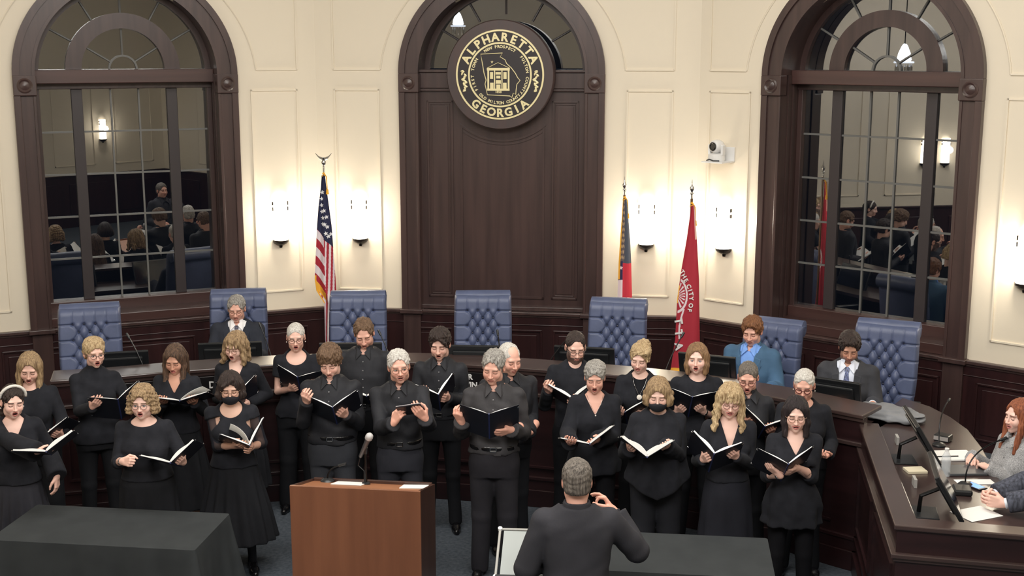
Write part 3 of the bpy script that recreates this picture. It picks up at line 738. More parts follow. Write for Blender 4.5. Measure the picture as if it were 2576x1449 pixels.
def city_letters(root, pb, Y, sc, dep):
    def put(ch, px, py, size, deg, bold=.002):
        V, Fc = gl(ch, size, bold, .002); c0 = aty(px, py, Y)
        M = Matrix.Translation((c0.x - pb.x, 0, c0.z - .35)) @ Matrix.Rotation(math.pi / 2, 4, 'X') @ Matrix.Rotation(math.radians(deg), 4, 'Z') @ Matrix.Translation((0, -size * .35, 0))
        MB().add(V, Fc, Matrix.Translation((0, dep(px, py) - .014, 0)) @ M).build('letter', LETTER, root)
    for ch, x, y, a in (('T', 493, 808, -52), ('H', 503, 832, -55), ('E', 514, 857, -58), ('C', 530, 890, -66), ('I', 537, 912, -72), ('T', 542, 932, -78), ('Y', 543, 958, -85), ('O', 540, 998, -97), ('F', 533, 1025, -104)):
        put(ch, 1500 + x / 2.3, 330 + y / 2.3, .058, a)
    for ch, x, y, a in (('T', 472, 1090, -80), ('T', 474, 1160, -80), ('A', 474, 1235, -78)): put(ch, 1500 + x / 2.3, 330 + y / 2.3, .105, a, .004)
flag('city_flag', 'hanging dark red flag with white lettering on a pole in the right corner', 12.2, (1740, 500),
     [(500, 1737), (530, 1736), (600, 1726), (680, 1712), (750, 1702), (850, 1697), (925, 1686), (942, 1680)], [(500, 1743), (530, 1746), (600, 1751), (700, 1756), (860, 1758), (925, 1745), (942, 1712)], 515, 942, cic, 0, 'spear', nf=.9, ph=1.0, letters=city_letters)
# ---------------------------------------------------------------- white wall camera
p = FR @ Vector((.33, 0, 2.93)); R3 = FR.to_3x3().to_4x4()
root = empty('wall_camera', p, 'white pan-tilt camera on a small white wall shelf above the right corner sconce', 'camera')
b = MB(R3); b.box((-.13, 0, -.035), (.12, .26, -.02)); b.box((-.13, 0, -.035), (.12, .02, .12)); b.build('shelf', WHITE, root, bevel=.004)
b = MB(R3 @ Matrix.Translation((-.02, .14, 0))); b.lathe([(.085, -.02), (.09, .0), (.085, .05), (.06, .06), (.001, .06)], 28); smoothed(b.build('base', WHITE, root))
b = MB(R3 @ Matrix.Translation((-.02, .14, 0)));
for s in (-1, 1): b.box((s * .075 - .014, -.03, .04), (s * .075 + .014, .03, .15))
b.build('yoke', WHITE, root, bevel=.01, seg=3)
HM = R3 @ Matrix.Translation((-.02, .14, .13)) @ Matrix.Rotation(math.radians(12), 4, 'Z') @ Matrix.Rotation(math.radians(-90), 4, 'X')
b = MB(HM); b.lathe([(.03, -.075), (.055, -.06), (.068, -.03), (.070, .0), (.066, .03), (.058, .05), (.05, .055)], 28); smoothed(b.build('head', WHITE, root))
b = MB(HM); b.lathe([(.045, .05), (.045, .066), (.036, .07), (.03, .06), (.001, .06)], 24); o = b.build('lens', mat('black_lens', (10, 10, 12), .1, coat=1), root); smoothed(o)
b = MB(R3); b.tube([(-.10, .2, -.015), (-.06, .22, .0), (0, .24, -.01), (.05, .2, -.012)], .006); b.build('cable', BLACKP, root)
# ---------------------------------------------------------------- cloth covered tables
def cloth_table(P, label, label2):
    """P: back-left, back-right, front-right, front-left corners of the top"""
    c = sum((Vector((*q, 0)) for q in P), Vector()) / 4; z = .745
    t = empty('folding_table', (c.x, c.y, 0), label2, 'table', 'folding tables under black cloths')
    L = [Vector((*q, 0)) - c for q in P]; b = MB(); b.prism([(v.x * .985, v.y * .985) for v in L[::-1]], z - .035, z - .008); b.build('tabletop', mat('table_laminate', (120, 116, 108), .5), t)
    for v in L: MB().tube([(v.x * .88, v.y * .8, 0), (v.x * .88, v.y * .8, z - .035)], .014).build('leg', BLACKM, t)
    O = L[::-1]; O = [O[-1]] + O[:-1] if False else O
    ring0 = []; nrm = []; per = []; r = .02
    n = 4; tot = 0
    for i in range(n):
        a, b2, d = O[i - 1], O[i], O[(i + 1) % n]
        e1 = (b2 - a).normalized(); e2 = (d - b2).normalized(); n1 = Vector((e1.y, -e1.x, 0)); n2 = Vector((e2.y, -e2.x, 0))
        for k in range(9):
            f = k / 8; nn = (n1 * (1 - f) + n2 * f).normalized(); ring0.append(b2 - (n1 + n2) * r + nn * r); nrm.append((nn, 1.0 - abs(f - .5) * 0)); per.append(tot + k * .012)
        Ld = (d - b2).length; m = int(Ld / .025)
        for k in range(1, m):
            f = k / m; ring0.append(b2 + (d - b2) * f if True else 0); nrm.append((n2, math.exp(-min(f, 1 - f) * Ld / .10) * .9)); per.append(tot + .1 + f * Ld)
        tot += Ld + .2
    cen = sum((v for v in O), Vector()) / 4
    V = [(v.x, v.y, z) for v in ring0]; N = len(ring0); Fc = [tuple(range(N))]
    J = 22
    for j in range(1, J + 1):
        t_ = j / J
        for v, (nn, cr), s in zip(ring0, nrm, per):
            w = (.012 * math.sin(s * 17 + .8 * math.sin(s * 5)) + .008 * math.sin(s * 41 + 1)) * t_ ** .8 + (.012 + .03 * t_) * (t_ ** .5) + cr * .11 * t_
            q = v + nn * w; V.append((q.x, q.y, z - .012 * min(1, t_ * 8) - (z - .015) * t_ * 1.0 + .0))
    for j in range(J):
        for i in range(N):
            k = (i + 1) % N; Fc.append((j * N + k, j * N + i, (j + 1) * N + i, (j + 1) * N + k))
    o = mk('tablecloth', V, Fc, CLOTH, None); o.location = (c.x, c.y, .002); smoothed(o, .9)
    tag(o, label, 'tablecloth', 'black tablecloths reaching the floor'); return o
cloth_table([(-3.506, 8.815), (-2.044, 8.63), (-2.13, 7.95), (-3.592, 8.135)], 'charcoal tablecloth draped to the floor over the table at the lower left', 'rectangular folding table under the charcoal cloth at the lower left')
cloth_table([(.29, 8.345), (1.757, 8.165), (1.675, 7.49), (.208, 7.67)], 'charcoal tablecloth over the table to the right of the conductor', 'rectangular folding table under the charcoal cloth right of the conductor')
# ---------------------------------------------------------------- lectern
lo = Vector((-1.506, 8.097, 0)); yaw = math.atan2(7.981 - 8.097, .893)
lect = empty('lectern', lo, 'solid walnut-brown wooden lectern standing in the open floor at the front', 'lectern', None, yaw)
wd, dp, zf, zb = .90, .52, 1.15, 1.02
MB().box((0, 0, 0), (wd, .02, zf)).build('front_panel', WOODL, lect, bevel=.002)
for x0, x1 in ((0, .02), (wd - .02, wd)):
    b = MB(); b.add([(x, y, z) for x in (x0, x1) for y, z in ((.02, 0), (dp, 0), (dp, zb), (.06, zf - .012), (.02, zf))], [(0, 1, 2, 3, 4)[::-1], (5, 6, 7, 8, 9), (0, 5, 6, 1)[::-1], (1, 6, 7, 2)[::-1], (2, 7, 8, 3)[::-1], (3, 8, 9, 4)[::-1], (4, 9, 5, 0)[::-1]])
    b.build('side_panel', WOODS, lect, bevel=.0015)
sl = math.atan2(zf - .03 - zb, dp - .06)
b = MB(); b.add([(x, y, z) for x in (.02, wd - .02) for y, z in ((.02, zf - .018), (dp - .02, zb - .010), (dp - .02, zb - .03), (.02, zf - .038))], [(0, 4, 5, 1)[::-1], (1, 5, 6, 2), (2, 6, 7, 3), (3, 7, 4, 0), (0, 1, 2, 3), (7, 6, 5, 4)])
b.build('reading_surface', mat('lectern_walnut_lit', (156, 104, 74), .35, rgb2=(172, 118, 86), scale=(1, 9, 9)), lect)  # reading surface walnut lightened, light from above put into its colour
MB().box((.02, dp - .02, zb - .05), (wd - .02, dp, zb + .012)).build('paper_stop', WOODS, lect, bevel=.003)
MB().box((.02, .03, .45), (wd - .02, dp - .02, .47)).build('shelf', WOODS, lect)
LM = Matrix.Translation(lo) @ Matrix.Rotation(yaw, 4, 'Z')
def on_lect(u, v): return LM @ Vector((u, v, zf - .018 - (v - .02) * (zf - zb - .008) / (dp - .04)))
def sheet_on_lect(u0, u1, v0, v1, label, rz=0):
    p = on_lect((u0 + u1) / 2, (v0 + v1) / 2); o = MB(Matrix.Rotation(yaw + rz, 4, 'Z') @ Matrix.Rotation(-math.atan((zf - zb - .008) / (dp - .04)), 4, 'X')).box((-(u1 - u0) / 2, -(v1 - v0) / 2, .002), ((u1 - u0) / 2, (v1 - v0) / 2, .006)).build('paper_sheet', PAPER); o.location = p
    tag(o, label, 'paper', 'papers on the lectern')
sheet_on_lect(.20, .42, .30, .50, 'white paper sheet on the lectern left of the microphone'); sheet_on_lect(.69, .87, .26, .50, 'white paper sheet at the right end of the lectern top', .08)
b0 = on_lect(.425, .42)
mic = empty('stand_microphone', b0, 'black microphone with a silver mesh head on a thin stand on the lectern', 'microphone')
smoothed(MB().lathe([(.03, 0), (.03, .012), (.012, .02), (.001, .02)], 20).build('base', BLACKP, mic))
smoothed(MB().tube([(0, 0, .01), (.0, 0, .235)], .009, 10).build('stand_rod', BLACKM, mic))
smoothed(MB().tube([(0, 0, .225), (.0, 0, .27)], [.013, .017], 10).build('clip', BLACKP, mic))
d = Vector((.042, -.02, .095)).normalized(); c0 = Vector((-.005, -.005, .275))
smoothed(MB().tube([c0 - d * .085, c0 - d * .08, c0 + d * .055, c0 + d * .07], [.011, .0135, .019, .024], 14).build('handle', mat('grey_mic_body', (96, 98, 102), .35, metal=.5), mic))
Mm = Matrix.Translation(c0 + d * .092) @ d.to_track_quat('Z', 'Y').to_matrix().to_4x4()
smoothed(MB(Mm).lathe([(.02, -.026), (.0265, -.018), (.028, 0), (.024, .016), (.014, .026), (.001, .029)], 20).build('mesh_head', mat('silver_mesh', (206, 206, 208), .4, metal=.35, bump=.4, scale=(700, 700, 700)), mic))
smoothed(MB().tube([c0 - d * .085, c0 - d * .1 + Vector((-.01, 0, -.05)), (-.012, 0, .1), (-.012, 0, .01)], .0035, 6).build('cable', BLACKP, mic))
g0 = on_lect(.13, .47); gooseneck(g0, g0 + Vector((.065, .0, .115)), 'small black gooseneck microphone at the left end of the lectern', g0 + Vector((.0, 0, .09)), 'lectern microphones')
# ---------------------------------------------------------------- staff desk at the right
D0, D1 = Vector((2.697, 9.40)), Vector((2.335, 7.263)); dd = Vector((.973, -.231)); D2 = D1 + dd * 2.3
DPt = [D0, D1, D2]
desk = empty('staff_desk', (D1.x, D1.y, 0), 'dark mahogany staff desk with a raised border joining the right end of the counter', 'desk')
DM = Matrix.Translation((-D1.x, -D1.y, 0))
def dstrip(b, d0, d1, z0, z1):
    def off(d):
        e1 = (D1 - D0).normalized(); n1 = Vector((-e1.y, e1.x)); e2 = dd.normalized(); n2 = Vector((-e2.y, e2.x)); m = (n1 + n2) / (1 + n1.dot(n2))
        return [D0 + n1 * d, D1 + m * d, D2 + n2 * d]
    a, c = off(d0), off(d1); V = [(p.x, p.y, z0) for p in a] + [(p.x, p.y, z0) for p in c] + [(p.x, p.y, z1) for p in a] + [(p.x, p.y, z1) for p in c]
    Fc = []
    for i in range(2): Fc += [(i, 3 + i, 4 + i, i + 1), (6 + i, 7 + i, 10 + i, 9 + i), (i, i + 1, 7 + i, 6 + i), (3 + i, 9 + i, 10 + i, 4 + i)]
    Fc += [(0, 6, 9, 3), (2, 5, 11, 8)]; b.add(V, Fc)
def DD(f, name, m, bev=.004):
    b = MB(DM); f(b); return b.build(name, m, desk, bevel=bev)
DD(lambda b: dstrip(b, 0, .15, 1.165, 1.2), 'raised_border', WOODC, .008)
DD(lambda b: dstrip(b, .02, .13, 0, 1.165), 'front_panel', WOODD)
DD(lambda b: (dstrip(b, -.012, .03, .985, 1.015), dstrip(b, .005, .03, .96, .985)), 'ledge_moulding', WOODC, .006)
DD(lambda b: (dstrip(b, -.01, .03, 0, .16), dstrip(b, .0, .03, .25, .28)), 'base_moulding', WOODD)
def dpan(b):
    e = (D1 - D0).normalized(); n1 = Vector((-e.y, e.x))
    for s0, s1 in ((.1, .95), (1.15, 2.05)):
        for (a0, a1, z0, z1) in ((s0, s1, .88, .9), (s0, s1, .36, .38), (s0, s0 + .02, .38, .88), (s1 - .02, s1, .38, .88)):
            P = [D0 + e * a0, D0 + e * a1]; Q = [p + n1 * .002 for p in P]; R = [p + n1 * .03 for p in P]
            b.add([(q.x, q.y, z) for z in (z0, z1) for q in (Q[0], Q[1], R[1], R[0])], [(0, 3, 2, 1), (4, 5, 6, 7), (0, 1, 5, 4), (1, 2, 6, 5), (2, 3, 7, 6), (3, 0, 4, 7)])
DD(dpan, 'raised_panels', WOODD, 0)
n1 = Vector((-(D1 - D0).normalized().y, (D1 - D0).normalized().x)); n2 = Vector((.231, .973))
inn = [D0 + n1 * .13 + Vector((0, .25)), D1 + n1 * .13 + n2 * .13, D2 + n2 * .13]
back = [at(x, y, 1.1).xy for x, y in ((2900, 1330), (2640, 1290), (2560, 1262), (2525, 1225), (2500, 1180), (2470, 1125), (2435, 1080), (2390, 1048), (2340, 1022), (2270, 1000))]
pl = [tuple(p) for p in inn] + [tuple(p) for p in back]
b = MB(DM); b.prism(pl, 1.065, 1.10); b.build('desk_surface', WOODC, desk, bevel=.008)
b = MB(DM); q = back[3:9]
for p_, p2 in zip(q[:-1], q[1:]): pass
b.prism([tuple(Vector(p_) + Vector((-.08, -.03))) for p_ in q] + [tuple(Vector(p_) + Vector((-.11, -.045))) for p_ in q[::-1]], .35, 1.065); b.build('back_support', WOODD, desk)
# things on the staff desk
mA = at(2288, 1102, 1.27); monitor(mA.x, mA.y, -97, 'black monitor seen edge-on beside the folded grey jacket on the staff desk', 1.44, .54, 31, .03)
mB = at(2343, 1230, 1.27); monitor(mB.x, mB.y, -103, 'black monitor seen edge-on nearest the corner of the staff desk', 1.44, .54, 31, .03)
def desk_item(name, px, py, sx, sy, h, deg, m, label, cat, z=1.101, bevel=.001, group=None):
    p = at(px, py, z); o = MB().box((-sx / 2, -sy / 2, 0), (sx / 2, sy / 2, h)).build(name, m, None, bevel=bevel); o.location = p; o.rotation_euler = (0, 0, math.radians(deg)); return tag(o, label, cat, group)
desk_item('paper_stack', 2396, 1148, .30, .22, .012, 3, PAPER, 'stack of white papers in front of the red-haired woman', 'papers')
o = desk_item('closed_laptop', 2424, 1186, .27, .20, .018, 2, mat('grey_laptop', (92, 94, 98), .4, metal=.3), 'closed dark grey laptop between two white papers on the staff desk', 'laptop', bevel=.004)
desk_item('paper_sheet', 2452, 1213, .26, .10, .003, 2, PAPER, 'white paper sheet just in front of the closed laptop', 'paper')
desk_item('paper_sheet', 2456, 1293, .26, .20, .003, 24, PAPER, 'white paper sheet under the clasped hands on the staff desk', 'paper')
desk_item('pen', 2384, 1149, .16, .007, .007, 4, BLACKP, 'dark pen lying on the stack of white papers', 'pen', z=1.1145)
desk_item('notepad', 2302, 1186, .14, .11, .018, 5, mat('cream_card', (216, 206, 180), .7), 'cream notepad lying between the stands of the two edge-on monitors', 'notepad')
o = desk_item('smartphone', 2452, 1224, .08, .15, .009, 28, BLACKP, 'smartphone with a lit blue screen beside the clasped hands', 'phone', z=1.104)
b = MB(); b.box((-.033, -.06, .0092), (.033, .06, .0097)); b.build('screen', mat('phone_screen', (70, 130, 235), .3, emit=1.2), o)
for px, py, d in ((2256, 1115, 'far'), (2300, 1222, 'near')):
    o = desk_item('name_card_holder', px, py, .02, .10, .06, -8, mat('silver_card', (170, 168, 165), .4), 'small silver card holder beside the %s edge-on monitor stand' % ('far' if d == 'far' else 'nearer'), 'card holder')
# bottle
bp = at(2378, 1196, 1.101); bt = empty('water_bottle', bp, 'clear plastic water bottle on the staff desk by the laptop', 'bottle')
CLEAR = mat('clear_plastic', (225, 232, 238), .08, alpha=.35)
smoothed(MB().lathe([(.001, 0), (.03, 0), (.033, .01), (.031, .06), (.033, .1), (.031, .14), (.014, .175), (.013, .185)], 20).build('body', CLEAR, bt)); smoothed(MB().lathe([(.015, .183), (.015, .2), (.001, .2)], 16).build('cap', WHITE, bt))
b_ = at(2428, 1222, 1.1); gooseneck(b_, (b_.x + .20, b_.y + .10, 1.37), 'black gooseneck microphone by the smartphone on the staff desk', (b_.x + .0, b_.y + .04, 1.30), 'microphones on the staff desk')
smoothed(MB().box((0, 0, 0), (0, 0, 0)).build('x', BLACKP)) if False else None
b_ = at(2362, 1122, 1.1); gooseneck(b_, (b_.x + .13, b_.y + .28, 1.34), 'black gooseneck microphone behind the stack of papers on the staff desk', (b_.x + .0, b_.y + .06, 1.30), 'microphones on the staff desk')
p = at(2372, 1108, 1.101); o = MB(Matrix.Rotation(math.radians(-38), 4, 'Z')).box((-.06, -.05, 0), (.06, .05, .05)).build('microphone_console', BLACKP, None, bevel=.01); o.location = p; tag(o, 'black desk console with a silver button strip behind the papers', 'console')
b = MB(Matrix.Rotation(math.radians(-38), 4, 'Z')); b.box((-.055, -.053, .012), (.055, -.05, .042)); b.build('button_strip', mat('silver_strip', (165, 160, 158), .4), o)
p = at(2420, 1240, 1.101); o = MB(Matrix.Rotation(math.radians(-12), 4, 'Z')).box((-.06, -.07, 0), (.06, .07, .04)).build('telephone_console', BLACKP, None, bevel=.012); o.location = p; tag(o, 'low black desk console beside the smartphone', 'console')
# ---------------------------------------------------------------- music stand
ms = at(1378, 1395, 1.08); mroot = empty('music_stand', (ms.x, ms.y, 0), 'black music stand holding pale sheets beside the conductor', 'music stand', None, math.radians(-4))
MS = Matrix.Translation((0, 0, 1.08)) @ Matrix.Rotation(math.radians(22), 4, 'X')
b = MB(MS); b.box((-.27, -.20, -.008), (.27, .20, .0)); b.build('desk_plate', BLACKM, mroot, bevel=.003)
b = MB(MS); b.box((-.30, -.235, -.01), (.30, -.20, .03)); b.build('lip', BLACKM, mroot, bevel=.003)
b = MB(MS)
for s in (-1, 1): b.tube([(s * .30, -.2, .004), (s * .30, .2, .004)], .008, 8)
b.tube([(-.3, .2, .004), (.3, .2, .004)], .008, 8); b.build('rim', mat('pale_rim', (170, 170, 166), .4), mroot)
b = MB(MS)
for x in (-.3, .3):
    for y in (-.2, .2): b.lathe([(.001, -.008), (.014, -.006), (.014, .012), (.001, .016)], 10, Matrix.Translation((x, y, .004)))
b.build('corner_caps', WHITE, mroot)
b = MB(MS); b.box((-.275, -.19, .002), (-.01, .185, .007)); b.box((.01, -.19, .002), (.275, .185, .007)); o = b.build('score_sheets', mat('pale_sheet', (160, 166, 166), .8), None); o.location = (ms.x, ms.y, 0); o.rotation_euler = (0, 0, math.radians(-4)); tag(o, 'pale open music sheets lying on the music stand', 'sheet music')
b = MB(); b.tube([(0, 0, .05), (0, 0, 1.07)], .012, 10); b.build('pole', BLACKM, mroot)
for k in range(3):
    a = 2.1 * k + .5; MB().tube([(0, 0, .25), (.26 * math.cos(a), .26 * math.sin(a), .012)], .009, 8).build('leg', BLACKM, mroot)
# ================================================================ people
# distance-field volumes turned into one smooth skin (surface nets)
def nets(v, lo, h):
    s = v < 0; nx, ny, nz = v.shape
    c = np.zeros((nx - 1, ny - 1, nz - 1), np.int8)
    for i in (0, 1):
        for j in (0, 1):
            for k in (0, 1): c += s[i:nx - 1 + i, j:ny - 1 + j, k:nz - 1 + k]
    act = (c > 0) & (c < 8); I = np.argwhere(act); n = len(I)
    idx = np.full(act.shape, -1, np.int32); idx[act] = np.arange(n)
    acc = np.zeros((n, 3), np.float32); cnt = np.zeros(n, np.float32)
    cor = {}
    for i in (0, 1):
        for j in (0, 1):
            for k in (0, 1): cor[i, j, k] = v[I[:, 0] + i, I[:, 1] + j, I[:, 2] + k]
    for ax in range(3):
        for a in (0, 1):
            for b in (0, 1):
                p = [0, 0, 0]; o = [q for q in range(3) if q != ax]; p[o[0]] = a; p[o[1]] = b; q = list(p); q[ax] = 1
                v0, v1 = cor[tuple(p)], cor[tuple(q)]; m = (v0 < 0) != (v1 < 0)
                t = np.where(m, v0 / np.where(m, v0 - v1, 1), 0); P = np.tile(np.array(p, np.float32), (n, 1)); P[:, ax] = t
                acc[m] += P[m]; cnt[m] += 1
    V = (I + acc / np.maximum(cnt, 1)[:, None]) * h + np.array(lo, np.float32)
    Q = []
    for ax in range(3):
        sl0 = [slice(None)] * 3; sl1 = [slice(None)] * 3; sl0[ax] = slice(0, -1); sl1[ax] = slice(1, None)
        e = s[tuple(sl0)] != s[tuple(sl1)]; J = np.argwhere(e); o = [(ax + 1) % 3, (ax + 2) % 3]
        ok = (J[:, o[0]] > 0) & (J[:, o[1]] > 0) & (J[:, o[0]] < v.shape[o[0]] - 1) & (J[:, o[1]] < v.shape[o[1]] - 1); J = J[ok]
        if not len(J): continue
        inside = s[J[:, 0], J[:, 1], J[:, 2]]
        def g(a, b):
            K = J.copy(); K[:, o[0]] -= a; K[:, o[1]] -= b; return idx[K[:, 0], K[:, 1], K[:, 2]]
        q = np.stack([g(0, 0), g(1, 0), g(1, 1), g(0, 1)], 1); q[~inside] = q[~inside][:, ::-1]; Q.append(q)
    return V, (np.concatenate(Q) if Q else np.zeros((0, 4), np.int32))
class Vol:
    def __init__(s, lo, hi, h):
        s.lo = np.array(lo, np.float32); s.h = h; n = [max(4, int(math.ceil((b - a) / h)) + 1) for a, b in zip(lo, hi)]
        s.ax = [s.lo[i] + np.arange(n[i], dtype=np.float32) * h for i in range(3)]; s.v = np.full(n, .3, np.float32)
    def sl(s, lo, hi):
        r = []
        for i in range(3):
            a = int(max(0, math.floor((lo[i] - s.lo[i]) / s.h))); b = int(min(len(s.ax[i]), math.ceil((hi[i] - s.lo[i]) / s.h) + 1)); 
            if b <= a: return None
            r.append(slice(a, b))
        return tuple(r)
    def grid(s, q): return s.ax[0][q[0]][:, None, None], s.ax[1][q[1]][None, :, None], s.ax[2][q[2]][None, None, :]
    def op(s, fn, lo, hi, k=0., mode='u'):
        m = k + 2.5 * s.h; q = s.sl([a - m for a in lo], [b + m for b in hi])
        if q is None: return s
        X, Y, Z = s.grid(q); d = fn(X, Y, Z); v = s.v[q]
        if mode == 'u':
            r = np.minimum(v, d)
            if k > 0: hh = np.maximum(k - np.abs(v - d), 0) / k; r = r - hh * hh * k * .25
        else:
            d = -d; r = np.maximum(v, d)
            if k > 0: hh = np.maximum(k - np.abs(v - d), 0) / k; r = r + hh * hh * k * .25
        s.v[q] = r; return s
    def cap(s, a, b, ra, rb=None, k=0., mode='u'):
        rb = ra if rb is None else rb; a = np.array(a, np.float32); b = np.array(b, np.float32); R = max(ra, rb)
        ba = b - a; L = float(ba @ ba) + 1e-9
        def fn(X, Y, Z):
            t = np.clip(((X - a[0]) * ba[0] + (Y - a[1]) * ba[1] + (Z - a[2]) * ba[2]) / L, 0, 1)
            return np.sqrt((X - a[0] - t * ba[0]) ** 2 + (Y - a[1] - t * ba[1]) ** 2 + (Z - a[2] - t * ba[2]) ** 2) - (ra + (rb - ra) * t)
        return s.op(fn, np.minimum(a, b) - R, np.maximum(a, b) + R, k, mode)
    def ell(s, c, r, k=0., mode='u', rot=None):
        c = np.array(c, np.float32); R = max(r)
        def fn(X, Y, Z):
            x, y, z = X - c[0], Y - c[1], Z - c[2]
            if rot is not None:
                x, y, z = rot[0][0] * x + rot[1][0] * y + rot[2][0] * z, rot[0][1] * x + rot[1][1] * y + rot[2][1] * z, rot[0][2] * x + rot[1][2] * y + rot[2][2] * z
            k0 = np.sqrt((x / r[0]) ** 2 + (y / r[1]) ** 2 + (z / r[2]) ** 2); k1 = np.sqrt((x / r[0] ** 2) ** 2 + (y / r[1] ** 2) ** 2 + (z / r[2] ** 2) ** 2)
            return k0 * (k0 - 1) / np.maximum(k1, 1e-6)
        ext = [R] * 3 if rot is not None else r
        return s.op(fn, c - np.array(ext), c + np.array(ext), k, mode)
    def loft(s, prof, k=0., mode='u', p=2.3, yaw=0., org=(0, 0), wave=None, capr=.02):
        P = np.array(prof, np.float32); P = P[np.argsort(P[:, 0])]; z0, z1 = P[0, 0], P[-1, 0]; cy, sy = math.cos(yaw), math.sin(yaw)
        R = float(max(P[:, 1].max(), P[:, 2].max()) + np.abs(P[:, 3:]).max()) + .06
        def fn(X, Y, Z):
            zc = np.clip(Z, z0, z1); A = np.interp(zc, P[:, 0], P[:, 1]).astype(np.float32); B = np.interp(zc, P[:, 0], P[:, 2]).astype(np.float32); C = np.interp(zc, P[:, 0], P[:, 3]).astype(np.float32)
            D = np.interp(zc, P[:, 0], P[:, 4]).astype(np.float32) if P.shape[1] > 4 else 0
            x, y = X - org[0], Y - org[1]; xr, yr = cy * x + sy * y, -sy * x + cy * y
            xr = xr - D; yr = yr - C
            r = (np.abs(xr / A) ** p + np.abs(yr / B) ** p) ** (1 / p); d = (r - 1) * np.minimum(A, B) * .9
            if wave is not None: d = d + wave(np.arctan2(xr / A, yr / B), Z)
            return np.maximum(d, np.maximum(z0 - Z, Z - z1))
        return s.op(fn, (org[0] - R, org[1] - R, z0), (org[0] + R, org[1] + R, z1), k, mode)
    def noise(s, amp, f=(20, 20, 10), seed=0):
        r = np.random.RandomState(seed); X, Y, Z = s.ax[0][:, None, None], s.ax[1][None, :, None], s.ax[2][None, None, :]
        q = np.abs(s.v) < .04; w = np.zeros_like(s.v)
        for i in range(4):
            d = r.randn(3) * np.array(f) / 1.2; ph = r.rand() * 6.28; w += np.sin(X * d[0] + Y * d[1] + Z * d[2] + ph + 1.2 * np.sin(X * d[1] * .6 - Z * d[0] * .6 + i))
        s.v += amp * w * .4; return s
    def mesh(s):
        # keep the outermost layer positive so the skin closes
        for i in range(3):
            q = [slice(None)] * 3; q[i] = 0; s.v[tuple(q)] = np.maximum(s.v[tuple(q)], .001); q[i] = -1; s.v[tuple(q)] = np.maximum(s.v[tuple(q)], .001)
        return nets(s.v, s.lo, s.h)
# ---- materials driven by dyed colour
def paint_mat(name, rough, spec=.4, sss=0.):
    m = bpy.data.materials.new(name); m.use_nodes = True; nt = m.node_tree; a = nt.nodes.new('ShaderNodeVertexColor'); a.layer_name = 'paint'
    b = nt.nodes['Principled BSDF']; nt.links.new(a.outputs[0], b.inputs['Base Color']); b.inputs['Roughness'].default_value = rough; b.inputs['Specular IOR Level'].default_value = spec
    return m
SKIN = paint_mat('skin', .48, .45)
def cloth_m(rgb, kind='knit'):
    n = 'cloth_%d_%d_%d_%s' % (*rgb, kind); f = 1.14
    r2 = tuple(min(255, c * f + 3) for c in rgb)
    if kind == 'knit': return mat(n, rgb, .95, rgb2=r2, scale=(14, 14, 14), bump=.12, bscale=(420, 420, 420), spec=.12, sheen=.02)
    if kind == 'shirt': return mat(n, rgb, .72, rgb2=r2, scale=(5, 5, 9), bump=.35, bscale=(26, 26, 12), spec=.3)
    if kind == 'plaid': return mat(n, rgb, .9, rgb2=tuple(c * 1.7 for c in rgb), scale=(60, 60, 10), bump=.1, bscale=(300, 300, 300), spec=.2)
    if kind == 'tweed': return mat(n, rgb, .95, rgb2=tuple(c * .72 for c in rgb), scale=(160, 160, 160), bump=.15, bscale=(300, 300, 300), spec=.1)
    if kind == 'sheer': return mat(n, rgb, .9, alpha=.72, spec=.1)
    if kind == 'leather': return mat(n, rgb, .25, spec=.6)
    return mat(n, rgb, .85, rgb2=r2, scale=(4, 4, 4), bump=.10, bscale=(200, 200, 60), spec=.2)
def hair_mat(c1, c2, sc=(120, 120, 11)):
    return mat('hair_%d_%d_%d_%d' % (*c1, c2[0]), c1, .5, rgb2=c2, scale=sc, bump=.8, bscale=(260, 260, 22), spec=.45, detail=4)
HCOL = dict(dkbrown=((52, 38, 33), (112, 86, 68)), dark=((34, 26, 25), (62, 48, 44)), brown=((84, 62, 46), (126, 100, 78)), ltbrown=((112, 84, 60), (160, 126, 92)), blond=((150, 122, 88), (216, 192, 152)), dkblond=((116, 92, 70), (188, 160, 122)),
            grey=((112, 108, 104), (186, 182, 176)), white=((176, 172, 166), (236, 232, 226)), salt=((74, 68, 64), (134, 126, 118)), auburn=((112, 60, 42), (172, 104, 72)), redbr=((100, 62, 40), (146, 100, 66)), black=((24, 19, 22), (48, 38, 42)))
